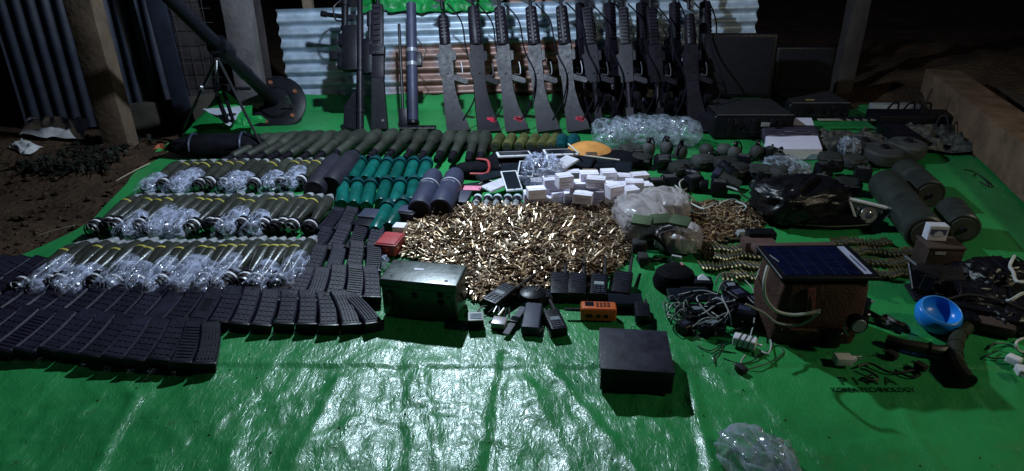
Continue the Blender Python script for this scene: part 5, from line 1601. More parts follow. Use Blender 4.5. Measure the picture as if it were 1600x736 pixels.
cords = [
    ([(1185, 546), (1200, 552), (1205, 535), (1196, 515), (1182, 505), (1174, 520), (1172, 540)], cablewhite, .0024, "pale cord looping up from the white adapter", .02),
    ([(1164, 555), (1158, 565), (1157, 580)], cablewhite, .002, "short pale cord ending in a plug below the white adapter", .003),
    ([(1090, 540), (1110, 548), (1130, 538), (1120, 560), (1116, 566), (1119, 548), (1150, 552)], cablegreen, .0019, "dark green cord with a small loop left of the white adapter", .006),
    ([(1158, 580), (1180, 574), (1205, 565), (1225, 550), (1212, 540), (1190, 556), (1160, 568), (1130, 560)], cablegreen, .0019, "long dark green cord curving below the white adapter", .004),
    ([(1200, 415), (1194, 440), (1196, 465), (1212, 485), (1240, 492), (1270, 488), (1282, 484)], cablewhite, .0045, "thick pale cable hanging down the front of the brown bag", None),
    ([(1165, 475), (1195, 490), (1215, 505), (1245, 508), (1265, 500), (1280, 488)], cablegrey, .0035, "grey cable running from the tangle up to the brown bag", .10),
    ([(1118, 445), (1126, 428), (1150, 428), (1175, 450), (1180, 475), (1178, 505)], cablegrey, .0022, "grey cable arching over the ammunition belts", .05),
    ([(1120, 465), (1130, 440), (1155, 445), (1145, 470), (1128, 462), (1140, 490), (1143, 510)], cablegrey, .0022, "grey cable coiled between dark cap and brown bag", .07),
    ([(1182, 435), (1188, 420), (1200, 416), (1210, 418)], cablegrey, .0024, "short grey cable reaching to the solar panel", .14),
    ([(1066, 300), (1062, 285), (1075, 278), (1078, 290), (1060, 302), (1050, 308)], cablewhite, .003, "pale cord knotted above the dusty sacks", .06),
    ([(1055, 290), (1068, 300), (1085, 312), (1075, 318), (1060, 305)], cablewhite, .003, "pale frayed cord behind the dusty sacks", .06),
    ([(1080, 318), (1100, 326), (1118, 318), (1130, 314), (1155, 316), (1166, 324), (1155, 332), (1135, 328), (1125, 318), (1148, 312), (1162, 330)], cablewhite, .0032, "pale cord looped on top of the smaller cartridge heap", .05),
    ([(1070, 320), (1085, 332), (1110, 333), (1130, 325)], cablewhite, .003, "pale cord lying left on the smaller cartridge heap", .045),
    ([(1130, 290), (1150, 296), (1165, 308), (1178, 312)], cablegrey, .004, "grey cord running towards the black bag", .07),
    ([(1340, 572), (1360, 568), (1385, 580), (1405, 582), (1430, 578), (1438, 586), (1420, 588), (1398, 578)], cableblack, .003, "black cord leading from the white charger to a plug", .006),
    ([(1345, 576), (1358, 580), (1372, 590), (1364, 594), (1352, 590), (1366, 584)], cableblack, .003, "black cord bunched just above the printed lettering", .008),
    ([(1545, 545), (1555, 536), (1580, 540), (1600, 556), (1560, 560), (1542, 556), (1560, 548)], cableblack, .0022, "black cord looped left of the white plugs at the edge", .006),
    ([(1585, 400), (1578, 415), (1583, 425), (1590, 440), (1620, 440)], cablewhite, .005, "thick pale cable rising beside the black jacket", .10),
    ([(1620, 420), (1585, 420), (1568, 440), (1566, 455), (1575, 470), (1600, 458), (1620, 462)], cablewhite, .005, "thick pale cable curling over the black jacket", .09),
    ([(1562, 460), (1556, 475), (1568, 455)], cablewhite, .0035, "short pale cable end beside the black jacket", .04),
    ([(1600, 528), (1588, 535), (1592, 548), (1610, 552)], cablewhite, .0035, "pale cable bend at the right edge above the white plugs", .03),
]
for k, (pp, m_, r, lab, z) in enumerate(cords):
    if z is None:
        pts = [P(a, b, .20 - .16 * i / 6) + Vector((0, -.0, 0)) for i, (a, b) in enumerate(pp)]
        pts = []
        for i, (a, b) in enumerate(pp): pts.append(PY(a, b, 1.475 if i > 0 else 1.50))
    elif z > .09:
        pts = [PY(a, b, 1.47 + .01 * (len(pp) - i)) for i, (a, b) in enumerate(pp)] if k in (5,) else [P(a, b, z) for a, b in pp]
    else:
        pts = [P(a, b, max(r + .001, z * (.5 + .5 * sin(i * 1.7)))) for i, (a, b) in enumerate(pp)]
    cable("cord", pts, r, m_, lab, "cord", CG)
for (px, py, lab) in ((1157, 582, "small black plug at the end of the short pale cord"), (1392, 560, "black round plug lying behind the black cords"), (1437, 578, "black plug at the right end of the long black cord")):
    t = thing("plug", lab, "plug", (*P(px, py).xy, .002), (0, 0, .5))
    mb = MB(); mb.rbox((0, 0, .010), (.022, .03, .02), .006, 2); part("plug_body", mb, rubber, t)
    mb = MB(); mb.cyl((-.004, .015, .01), (-.004, .026, .01), .0018, 6); mb.cyl((.004, .015, .01), (.004, .026, .01), .0018, 6); part("pins", mb, steel, t)

# ================================================================== brown bag with the solar panel
def brownbag():
    z = .205
    fl, fr, br, bl = P(1208, 440, z), P(1356, 436, z), P(1334, 393, z), P(1198, 393, z)
    c = (fl + fr + br + bl) / 4; w = (fr - fl).length; d = (bl - fl).length
    t = thing("canvas_bag", "boxy brown canvas bag standing under the blue solar panel", "bag", (c.x, c.y, .001), (0, 0, radians(2)))
    mb = MB(); vs = []; nx = 14
    # a squared sack, sides bulging
    nu, nv = 48, 14
    for j in range(nv + 1):
        zz = z * .96 * j / nv
        for i in range(nu):
            a = 2 * pi * i / nu
            pw = lambda v: (abs(v) ** .35) * (1 if v >= 0 else -1)
            q = Vector((cos(a) * 2.2, sin(a) * 2.2, zz * 14))
            r = 1 + .05 * noise.noise(q) + .05 * sin(pi * j / nv) + .03 * (1 - 2 * abs(noise.noise(q * 2.1)))
            vs.append((pw(cos(a)) * r * (w * .93) / 2, pw(sin(a)) * r * d / 2, zz))
    fs = [(j * nu + i, j * nu + (i + 1) % nu, (j + 1) * nu + (i + 1) % nu, (j + 1) * nu + i) for j in range(nv) for i in range(nu)]
    fs.append(tuple(range(nu))[::-1]); fs.append(tuple(range(nv * nu, nv * nu + nu)))
    mb.add(vs, fs); part("bag_body", mb, browncloth, t, 50)
    mb = MB(); mb.tube(smooth_path([(-.055, -d / 2 - .006, z * .93), (-.045, -d / 2 - .014, z * .72), (-.035, -d / 2 - .012, z * .45)], 5), .003, 6)
    mb.rbox((-.045, -d / 2 - .010, z * .70), (.022, .006, z * .46), .002, 1, rot=(0, radians(-9), 0)); part("strap", mb, strapred, t)
    mb = MB(); mb.rbox((-.01, d / 2 + .02, z * .98), (w * .96, .05, .02), .008, 2); part("rolled_edge", mb, mat("brown_roll", (.085, .045, .04), .8, 0, .4, 60), t)
    mb = MB(); mb.tube([(-w * .42, -d / 2 - .008, z * .30), (0, -d / 2 - .018, z * .28), (w * .40, -d / 2 - .010, z * .30)], .005, 6); part("seam", mb, browncloth, t)
    p = thing("solar_panel", "dark blue solar panel with a white edge strip lying on the brown bag", "solar panel", (c.x, c.y, z + .004), (0, 0, radians(1)))
    mb = MB(); mb.rbox((0, -.002, .006), (w + .01, d + .012, .012), .002, 1); part("frame", mb, black, p)
    cw = (w * .80) / 6; ch = (d * .92) / 4
    for i in range(6):
        for j in range(4):
            mb = MB(); mb.box((-w * .47 + cw * (i + .5), -d * .46 + ch * (j + .5), .0126), (cw - .0025, ch - .0025, .0012)); part("cell", mb, solarblue, p, 0)
    mb = MB(); mb.box((w * .405, 0, .0128), (.020, d * .90, .0014)); lb = part("edge_label", mb, mat("edge_lilac", (.28, .30, .42), .5), p, 0)
    mb = MB(); mb.box((w * .405, -d * .12, .0138), (.004, d * .5, .0006)); part("label_line", mb, slate, lb, 0)
    mb = MB(); mb.tube([(-w * .46, .03, .014), (-w * .42, -.01, .014)], .0012, 4); part("scratch_wire", mb, cablegrey, p)
    return c, w, d, z
bc, bw, bd_, bz = brownbag()
t = thing("headlamp", "black headlamp with a grey round lens hanging on the bag's front right", "headlamp", (bc.x + bw * .30, bc.y - bd_ / 2 - .035, .10), (0, 0, .0))
mb = MB(); mb.lathe([(0, .022), (.02, .026), (.030, .024)], 18, (0, .01, 0), (0, -1, 0)); part("housing", mb, black, t)
mb = MB(); mb.lathe([(.030, .020), (.033, .018)], 18, (0, .01, 0), (0, -1, 0)); part("lens", mb, lcd, t)
mb = MB(); mb.tube(smooth_path([(-.02, .01, .005), (-.03, -.005, -.01), (-.022, -.01, -.03), (-.01, 0, -.04)], 5), .003, 6); part("band", mb, cablegrey, t)
for k, (px, py, w, h, lab) in enumerate(((1300, 545, .045, .055, "small black case standing at the foot of the brown bag"), (1342, 520, .05, .065, "black torch body leaning at the bag's right corner"), (1322, 532, .04, .03, "low black block between the two cases at the bag's foot"), (1352, 498, .04, .06, "dark block with pale glint behind the bag's right corner"))):
    t = thing("small_case", lab, "case", (*P(px, py).xy, .001), (0, 0, .2 * k))
    mb = MB(); mb.rbox((0, .02, h / 2), (w, .04, h), .008, 2); part("shell", mb, black, t)
    mb = MB(); mb.rbox((w * .3, .0, h * .9), (.012, .008, .008), .002, 1); part("bright_corner", mb, lcd if k else steel, t)
t = thing("white_charger", "white plug-in charger lying flat in front of the brown bag", "charger", (*P(1318, 573).xy, .003), (0, 0, radians(-2)))
mb = MB(); mb.rbox((0, .012, .012), (.044, .030, .024), .004, 3); part("shell", mb, white, t)
mb = MB(); mb.rbox((.028, .015, .012), (.016, .014, .014), .003, 2); part("connector", mb, white, t)
mb = MB(); mb.cyl((.035, .020, .016), (.052, .022, .016), .0016, 6); mb.cyl((.035, .010, .016), (.052, .010, .016), .0016, 6); part("pins", mb, steel, t)

# ================================================================== ammunition belts
def belt(a, b, wob, seed, label, length=.062):
    rr = random.Random(seed)
    t = thing("ammunition_belt", label, "ammunition belt", (0, 0, 0))
    A = P(*a); B = P(*b); D = (B - A); n = int(D.length / .0125)
    u = D.normalized(); v = Vector((-u.y, u.x, 0))
    m1 = MB(); m2 = MB()
    for i in range(n):
        s_ = i / n
        p = A + D * s_ + v * (.010 * sin(s_ * 9 + seed) + .004 * noise.noise(Vector((s_ * 30, seed, 0)))); z = .008 + .005 * abs(sin(s_ * 14 + seed))
        d = (v + u * (.25 * sin(s_ * 7 + seed * 2) + rr.uniform(-.06, .06))).normalized()
        o_ = p - d * length / 2 + Vector((0, 0, z))
        m1.cur = 0; m1.lathe([(0, .0048), (.002, .0056), (.044, .0052), (.049, .0036)], 7, o_, d)
        m1.cur = 1; m1.lathe([(.049, .0034), (length, .0008)], 7, o_, d)
        m2.lathe([(.014, .0066), (.026, .0066)], 7, o_, d, cap=False)
        m2.box(tuple(p + Vector((0, 0, z + .002)) + u * .006 - d * .010), (.006, .008, .004))
    r_ = link("rounds", m1.mesh("rounds", [mat("dull_brass", (.12, .095, .045), .38, .7, 0, 50, .3, 30), copper], 40), t); r_['kind'] = 'stuff'
    l_ = link("links", m2.mesh("links", olivedark, 40), t); l_['kind'] = 'stuff'
for k, (a, b) in enumerate((((1098, 390), (1198, 390)), ((1098, 403), (1198, 402)), ((1095, 418), (1200, 417)), ((1128, 434), (1200, 434)))):
    belt(a, b, 0, k + 1, f"linked ammunition belt left of the brown bag, {['the farthest one', 'second from the back', 'third from the back', 'the nearest one'][k]}")
for k, (a, b) in enumerate((((1298, 380), (1392, 381)), ((1335, 395), (1436, 397)), ((1345, 413), (1436, 412)), ((1355, 430), (1432, 430)))):
    belt(a, b, 0, k + 11, f"linked ammunition belt right of the solar panel, {['the farthest one', 'second from the back', 'third from the back', 'the nearest one'][k]}")
t = thing("ammunition_can", "low reddish-brown can lying behind the solar panel's left corner", "can", (*P(1185, 398).xy, .001), (0, 0, 0))
mb = MB(); mb.rbox((0, .02, .025), (.11, .06, .05), .005, 2); part("can_body", mb, mat("brown_roll", (.085, .045, .04), .8), t)
mb = MB(); mb.rbox((.02, .06, .05), (.10, .05, .03), .006, 2); part("black_top", mb, black, t)
t = thing("pale_packet", "small pale packet at the tip of the smaller cartridge heap", "packet", (*P(1157, 372).xy, .002), (0, 0, .2))
mb = MB(); mb.rbox((0, 0, .015), (.05, .03, .03), .006, 2, taper=(.6, .8)); part("packet_body", mb, mat("packet_grey", (.26, .28, .29), .5), t)

# ================================================================== hard cases, white lid, camouflage
def hardcase(fl, w, d, h, lidh, label, lean, m=black, rot=0.0):
    t = thing("hard_case", label, "case", fl, (0, 0, rot))
    mb = MB(); mb.rbox((w / 2, d / 2, h / 2), (w, d, h), .018, 3)
    for x in (.2, .5, .8): mb.rbox((w * x, -.004, h * .5), (.03, .012, h * .7), .003, 1)
    bs = part("case_base", mb, m, t)
    mb = MB(); mb.rbox((w / 2, d / 2, h + .001), (w * .92, d * .88, .012), .004, 1); part("foam", mb, mat("grey_foam", (.007, .007, .010), .95, 0, .6, 90), t)
    mb = MB(); R = Euler((-lean, 0, 0)).to_matrix()
    ct = Vector((w / 2, d + .01, h)) + R @ Vector((0, .03, lidh / 2))
    mb.rbox(ct, (w, .06, lidh), .018, 3, rot=(-lean, 0, 0)); l_ = part("lid", mb, m, t)
    mb = MB(); mb.rbox(ct + R @ Vector((0, -.032, 0)), (w * .90, .010, lidh * .88), .006, 2, rot=(-lean, 0, 0)); part("lid_foam", mb, mat("lid_foam", (.004, .004, .007), .95, 0, .8, 60), l_)
    mb = MB(); mb.tube([(w * .03, d * .0, h + .003), (w * .97, d * .0, h + .003)], .0022, 5); part("rim", mb, mat("rim_grey", (.09, .09, .11), .4), t)
    for x in (.28, .72):
        mb = MB(); mb.rbox((w * x, -.010, h * .75), (.03, .010, .03), .003, 1); part("latch", mb, gun, t)
    mb = MB(); mb.tube(smooth_path([(w * .38, -.006, h * .45), (w * .38, -.03, h * .38), (w * .62, -.03, h * .38), (w * .62, -.006, h * .45)], 5), .006, 6); part("handle", mb, black, t)
    return t
b = P(1112, 218)
hc = hardcase((b.x, b.y, .002), .43, .36, .13, .36, "large open black hard case with raised lid right of the rifles", .12)
mb = MB(); mb.box((.27, -.0118, .085), (.045, .002, .022)); part("label", mb, alloy, hc, 0)
b = P(1240, 196)
hc2 = hardcase((b.x, b.y + .1, .002), .36, .28, .10, .27, "smaller open black hard case behind the white cable-wrapped box", .12)
mb = MB(); mb.box((.12, .02, .116), (.05, .006, .006)); part("amber_strip", mb, mat("amber_bit", (.35, .25, .08), .5), hc2, 0)
z = .055
fl, fr, br, bl = P(1204, 233, z), P(1285, 233, z), P(1268, 184, z), P(1187, 184, z)
t = thing("white_box", "flat white box wrapped with black cables in front of the hard cases", "box", (0, 0, 0))
mb = MB(); top = [fl, fr, br, bl]; bot = [Vector((q.x, q.y, .002)) for q in top]
mb.add(bot + top, [(0, 3, 2, 1), (4, 5, 6, 7), (0, 1, 5, 4), (1, 2, 6, 5), (2, 3, 7, 6), (3, 0, 4, 7)]); part("box_body", mb, mat("foam_white", (.66, .63, .78), .8, 0, .2, 60, .06, 9, rand=0), t, 20)
for k in range(11):
    u = .38 + .026 * k; a_ = fl.lerp(bl, u); b2 = fr.lerp(br, u + rnd.uniform(-.03, .03)); mid = a_.lerp(b2, .5)
    mb = MB(); mb.tube(smooth_path([a_ + Vector((-.004, 0, -.04)), a_ + Vector((-.003, 0, .005)), a_.lerp(b2, .3) + Vector((0, rnd.uniform(-.015, .015), .007 + .002 * (k % 3))), a_.lerp(b2, .7) + Vector((0, rnd.uniform(-.012, .012), .007 + .002 * (k % 2))), b2 + Vector((.003, 0, .005)), b2 + Vector((.004, 0, -.04))], 5), .0045, 5)
    part("cable_turn", mb, mat("navy_cable", (.022, .022, .045), .5), t)
# camouflage cloth pieces
def cloth_at(px, py, w, d, h, lab, seed, m=camo, a=0.0, cat="cloth"):
    me = crumple_patch("camouflage_cloth", w, d, h, m, 50, 30, 8, seed)
    o = link("camouflage_cloth", me, None, (*P(px, py).xy, .012), (0, 0, a)); tag(o, lab, cat)
cloth_at(1330, 226, .42, .30, .05, "dark camouflage cloth right of the white cable-wrapped box", 2)
cloth_at(1475, 222, .50, .42, .05, "larger dark camouflage cloth spread below the black panel", 6)
t = thing("buckled_strap", "pale webbing strap with black buckles along the top of the camouflage cloth", "strap", (*P(1325, 204).xy, .062), (0, 0, 0))
mb = MB(); mb.rbox((0, 0, 0), (.36, .03, .006), .002, 1); part("webbing", mb, mat("webbing", (.20, .20, .17), .8), t)
for k in range(5):
    mb = MB(); mb.rbox((-.05 + k * .045, 0, .006), (.012, .05, .010), .002, 1, rot=(0, 0, .5)); part("buckle", mb, black, t)
t = thing("antenna_unit", "flat black panel with handles lying behind the camouflage cloth", "panel", (*P(1420, 200).xy, .02), (0, 0, -.03))
mb = MB(); mb.rbox((0, 0, .035), (.44, .16, .07), .006, 2); part("panel_body", mb, black, t)
for k in range(3):
    mb = MB(); x = -.12 + k * .09; mb.tube(smooth_path([(x, .05, .07), (x + .02, .04, .11), (x + .05, .04, .11), (x + .06, .05, .07)], 4), .006, 6); part("handle", mb, black, t)
mb = MB(); mb.tube([(.05, .0, .07), (.08, .02, .20)], .004, 6); part("stub_antenna", mb, black, t)
mb = MB(); mb.lathe([(0, .006), (.006, .006)], 10, (-.0, .06, .11), (0, -1, 0)); part("bright_stud", mb, steel, t)
t = thing("pale_tray", "pale flat tray behind the black panel", "tray", (*P(1395, 176).xy, .0), (0, 0, 0))
mb = MB(); mb.rbox((0, 0, .03), (.28, .07, .05), .006, 2); part("tray_body", mb, mat("tray_grey", (.22, .23, .24), .6), t)
t = thing("black_slab", "black upright slab between the camouflage cloths", "panel", (*P(1400, 225).xy, .01), (0, 0, -.1))
mb = MB(); mb.rbox((0, 0, .04), (.13, .24, .06), .008, 2); part("panel_body", mb, black, t)
mb = MB(); mb.rbox((0, 0, .072), (.09, .18, .006), .002, 1); part("raised_pad", mb, gun, t)
cable("hoop_wire", [P(1462, 196, .06), P(1470, 182, .11), P(1480, 184, .11), P(1481, 205, .05)], .005, cableblack, "black wire hoop at the right end of the black panel", "wire")
cable("loose_wire", [P(1505, 265, .03), P(1520, 268, .01), P(1538, 280, .01), P(1545, 290, .006), P(1530, 284, .006)], .003, cableblack, "thin black wire ending on the bare tarp at the right", "wire")

# ================================================================== big canisters
def drum(a, b, r, L, label, ringz=True):
    A = P(*a, r); B = P(*b, r); d = (B - A); d.z = 0; d.normalize()
    t = thing("gas_cylinder", label, "cylinder", (A.x, A.y, .001), (0, 0, atan2(-d.x, d.y)))
    mb = MB(); mb.lathe([(0, r * .90), (.006, r), (L * .48, r), (L * .485, r * .985), (L * .495, r * .985), (L * .50, r), (L - .01, r), (L, r * .9)], 30, (0, 0, r)); part("shell", mb, mat("cylinder_green", (.026, .031, .027), .38, 0, .15, 90, .3, 12), t)
    mb = MB(); mb.lathe([(-.004, r * .72), (.002, r * .74)], 26, (0, 0, r)); e = part("end_disc", mb, mat("cylinder_end", (.040, .044, .040), .6, 0, .2, 60), t)
    mb = MB(); mb.lathe([(-.014, r * .16), (-.004, r * .2)], 12, (0, 0, r)); part("cap", mb, gun, e)
    return t
drum((1446, 366), (1375, 278), .066, .50, "longest olive gas cylinder pointing at the small white carton")
drum((1452, 305), (1415, 270), .062, .28, "middle olive cylinder lying beside the longest one")
drum((1505, 358), (1482, 326), .058, .18, "short olive cylinder, rightmost, with its round end facing the camera")
t = thing("olive_disc", "flat dark olive disc left one of two behind the cylinders", "disc", (*P(1375, 256).xy, .02), (radians(4), 0, 0))
mb = MB(); mb.lathe([(0, .085), (.01, .09), (.05, .09), (.06, .08), (.064, 0)], 28, (0, 0, 0), (0, 0, 1)); part("disc_body", mb, dustgrey, t)
mb = MB(); mb.lathe([(0, .02), (.012, .018), (.014, 0)], 14, (0, 0, .064), (0, 0, 1)); part("hub", mb, gun, t)
dup(t, (*P(1412, 246).xy, .02), (radians(3), 0, .3), "flat dark olive disc right one of two behind the cylinders")
dup(t, (*P(1345, 245).xy, .02), (radians(3), 0, .3), "flat dark olive disc half under the camouflage cloth")

# ================================================================== dark kit in the right middle
def grenade():
    t = thing("hand_grenade", "", "grenade")
    mb = MB(); mb.lathe([(0, .012), (.006, .022), (.02, .031), (.04, .034), (.06, .030), (.072, .018), (.075, .012)], 16, (0, 0, 0), (0, 0, 1)); part("body", mb, dustgrey, t)
    mb = MB(); mb.lathe([(.073, .011), (.095, .011), (.10, .007)], 10, (0, 0, 0), (0, 0, 1)); part("fuse", mb, gun, t)
    mb = MB(); mb.tube([(0, 0, .098), (.018, 0, .096), (.034, 0, .07), (.038, 0, .03)], .004, 5); part("lever", mb, gun, t)
    mb = MB(); mb.tube([(-.012 + .010 * cos(k), 0 + .01 * sin(k), .092) for k in [j * pi / 6 for j in range(12)]], .0012, 4, True); part("pull_ring", mb, steel, t)
    return t
def pouch():
    t = thing("kit_pouch", "", "pouch")
    link("pouch_body", bag_mesh("pouch_body", .11, .09, .06, mat("kit_cloth", (.022, .024, .024), .85, 0, .6, 90, .4, 14, rand=.5), 7, .12, 6, 24, 12, .6), t)
    mb = MB(); mb.rbox((0, -.03, .045), (.09, .045, .010), .004, 2, rot=(.4, 0, 0)); part("flap", mb, mat("kit_flap", (.030, .031, .032), .8, rand=.4), t)
    mb = MB(); mb.rbox((0, -.052, .035), (.014, .006, .018), .002, 1); part("snap", mb, gun, t)
    return t
def optic():
    t = thing("optic_sight", "", "optic")
    r = .026
    mb = MB(); mb.lathe([(0, .022), (.004, r), (.03, r), (.04, .018), (.10, .017), (.11, .022), (.135, .022)], 18, (0, 0, r)); part("tube", mb, black, t)
    mb = MB(); mb.lathe([(-.001, .019), (.003, .017)], 16, (0, 0, r)); part("lens", mb, mat("lens_glass", (.05, .06, .08), .08), t)
    mb = MB(); mb.cyl((0, .07, r), (0, .07, r + .032), .009, 10); mb.cyl((0, .07, r), (.032, .07, r), .009, 10); part("turret", mb, gun, t)
    return t
def block():
    t = thing("battery_block", "", "battery")
    mb = MB(); mb.rbox((0, 0, .03), (.07, .055, .06), .006, 2); part("case", mb, darkplastic, t)
    mb = MB(); mb.rbox((0, 0, .0615), (.05, .035, .004), .001, 1); part("plate", mb, dustgrey, t)
    mb = MB(); mb.cyl((.02, 0, .06), (.02, 0, .074), .006, 8); part("terminal", mb, steel, t)
    return t
gr = Stamp(grenade); po = Stamp(pouch); op = Stamp(optic); bl_ = Stamp(block)
KG = "dark military kit piled in the right middle"
def pk(st, px, py, lab, a=0.0, z=.002, rx=0.0, ry=0.0):
    p = P(px, py); st((p.x, p.y, z), (rx, ry, a), lab, KG)
pk(gr, 1146, 252, "round grey grenade, left one of the two on the green strip below the hard case", .3)
pk(gr, 1180, 250, "round grey grenade, right one of the two on the green strip below the hard case", 1.3)
pk(gr, 1096, 240, "grey grenade lying on its side at the end of the plastic bags", .3, .03, pi / 2)
pk(gr, 1118, 242, "grey grenade on its side next to the upright pair", 1.2, .03, pi / 2)
pk(gr, 1012, 246, "glinting grenade at the front of the plastic bags, left", .5)
pk(gr, 1040, 244, "glinting grenade at the front of the plastic bags, middle", 2)
pk(gr, 1062, 250, "glinting grenade at the front of the plastic bags, right", 4)
pk(gr, 1215, 262, "small grey grenade beside the plastic-wrapped bundle", 1.0)
pk(po, 985, 244, "flat dark pouch right of the ochre cap", .1)
pk(po, 1000, 260, "grey-green pouch below the left glinting grenade", -.3)
pk(po, 1062, 272, "dark pouch above the knotted pale cord", .4)
pk(po, 1132, 268, "dusty grey pouch with a lit flap below the upright grenades", .05, .01)
pk(po, 1185, 278, "dark pouch left of the plastic-wrapped bundle", -.2)
pk(po, 1150, 276, "dark olive pouch between the dusty one and the black bag", .6)
pk(po, 1212, 280, "black pouch just behind the big black bag", .9)
pk(po, 1098, 262, "small dark pouch right of the slate block", .2)
pk(po, 1330, 262, "dusty pouch in front of the camouflage cloth", .3)
pk(po, 1295, 258, "grey pouch wrapped in straps behind the black bag", -.3)
pk(op, 1105, 300, "black sight tube lying crosswise left of the black bag", 1.3)
pk(op, 1145, 288, "black sight tube pointing at the camera behind the smaller cartridge heap", .1, .02)
pk(op, 1178, 300, "black sight tube nearest the black bag", -.5)
pk(op, 1090, 282, "short black sight under the dark pouches", .8)
pk(op, 1310, 275, "black sight lying below the dusty pouch", 1.9, .02)
pk(bl_, 1024, 300, "large black block right of the white cartons", 0, .0)
pk(bl_, 1045, 296, "black block beside the knotted pale cord", .1)
pk(bl_, 1032, 266, "upright slate block with a pale lower edge", .1, .02, .5)
pk(bl_, 1082, 296, "black block between the sight tubes", .5)
pk(bl_, 1122, 304, "black block behind the looped pale cord", -.2)
pk(bl_, 1160, 262, "dusty black block below the right upright grenade", -.4)
pk(bl_, 1200, 250, "grey block left of the white cable-wrapped box's corner", .7)
pk(bl_, 1285, 275, "black block with bright terminal behind the black bag", .2)
pk(bl_, 1345, 282, "black block at the head of the longest cylinder", -.3)
pk(bl_, 960, 252, "black block under the plastic bags at the right of the ochre cap", .1)
# slanted grey case, plastic-wrapped bundle
t = thing("slant_case", "smooth grey case lying slanted right of the sight tubes", "case", (*P(1132, 293).xy, .03), (radians(14), radians(20), -.5))
mb = MB(); mb.rbox((0, 0, .01), (.13, .05, .03), .006, 2); part("shell", mb, dustgrey, t)
mb = MB(); mb.rbox((-.05, 0, .014), (.03, .052, .034), .006, 2); part("end_cap", mb, slate, t)
t = thing("wrapped_bundle", "grey bundle in clear plastic just below the white cable-wrapped box", "bundle", (*P(1228, 272).xy, .0), (0, 0, .2))
link("film", bag_mesh("film", .18, .20, .07, bagplastic, 61, .28, 4, 44, 22), t)
link("wrapped_body", bag_mesh("wrapped_body", .14, .16, .055, dustgrey, 62, .15, 6, 24, 14), t)
t = thing("wrapped_bundle", "small strapped bundle in plastic in front of the camouflage cloth", "bundle", (*P(1322, 250).xy, .02), (0, 0, -.2))
link("film", bag_mesh("film", .09, .10, .09, bagplastic, 63, .35, 8, 34, 18), t)
link("wrapped_body", bag_mesh("wrapped_body", .08, .08, .07, gun, 64, .15, 6, 24, 14), t)
# large black bag
t = thing("black_rucksack", "large glossy black rucksack lying right of the smaller cartridge heap", "bag", (*P(1245, 338).xy, .0), (0, 0, .25))
link("bag_body", bag_mesh("bag_body", .36, .26, .15, mat("nylon_black", (.005, .005, .007), .35, 0, .5, 60, .4, 16), 71, .18, 7, 50, 24, .7), t)
mb = MB(); mb.tube(smooth_path([(-.15, -.08, .10), (-.05, -.06, .155), (.05, -.0, .16), (.12, .04, .12)], 6), .010, 8); part("carry_strap", mb, black, t)
mb = MB(); mb.rbox((.06, -.10, .08), (.10, .05, .06), .012, 2, rot=(.2, 0, .1)); part("side_pocket", mb, blackcloth, t)
mb = MB(); mb.rbox((-.09, -.06, .145), (.02, .012, .008), .003, 1, rot=(0, 0, .5)); part("buckle", mb, steel, t)
t = thing("black_pouch", "long soft black pouch lying in front of the rucksack", "pouch", (*P(1285, 352).xy, .0), (0, 0, -.06))
link("pouch_body", bag_mesh("pouch_body", .33, .09, .055, blackcloth, 72, .12, 7, 40, 14), t)
mb = MB(); mb.tube(smooth_path([(-.16, -.03, .02), (0, -.055, .02), (.16, -.03, .02)], 6), .003, 6); part("piping", mb, cablegreen, t)
pk(po, 1300, 315, "black pouch between the rucksack and the round reflector", .1)
pk(bl_, 1275, 305, "black block with white stud on the right of the rucksack", .3, .03)
pk(po, 1322, 300, "small black pouch behind the round reflector", -.4)
t = thing("antenna_whip", "thin bright whip antenna pointing at the round reflector", "antenna", (0, 0, 0))
mb = MB(); mb.tube([P(1264, 280, .12), P(1306, 302, .10)], .0022, 5); part("whip", mb, mat("whip_metal", (.6, .6, .6), .3, .4), t)
mb = MB(); mb.lathe([(0, .006), (.03, .006)], 8, P(1264, 280, .12), (-.9, .5, .1)); part("socket", mb, black, t)
# reflector
t = thing("reflector_lamp", "round work-lamp reflector in a clear tapered shell with pale rim", "lamp", (*P(1348, 352).xy, .050), (radians(-22), radians(8), radians(-6)))
mb = MB(); poly = [(-.085, .042), (.085, .030), (.040, -.045), (-.035, -.045)]
mb.prism(poly, .045); part("shell", mb, mat("tinted_shell", (.035, .055, .07), .15), t)
mb = MB(); mb.tube([(-.085, -.024, .042), (.085, -.024, .030)], .006, 6); mb.tube([(-.085, -.024, .042), (-.035, -.024, -.045)], .005, 6); mb.tube([(.085, -.024, .030), (.06, -.024, -.01)], .004, 6)
part("rim", mb, mat("rim_pale", (.48, .50, .58), .5), t)
mb = MB(); mb.rbox((0, 0, .040), (.165, .034, .012), .004, 2, rot=(0, radians(4), 0)); part("top_cover", mb, mat("cover_lilac", (.42, .41, .52), .6), t)
mb = MB(); mb.lathe([(0, .030), (.004, .033), (.010, .030)], 22, (-.002, -.022, -.006), (0, -1, 0)); l_ = part("lens_ring", mb, steel, t)
mb = MB(); mb.lathe([(.002, .024), (.006, .015), (.008, 0)], 20, (-.002, -.026, -.006), (0, -1, 0)); part("lens", mb, mat("lens_glass", (.05, .06, .08), .08), l_)
for x in (-.045, .045):
    mb = MB(); mb.cyl((x, -.022, .012), (x, -.028, .012), .005, 8); part("screw", mb, steel, t)

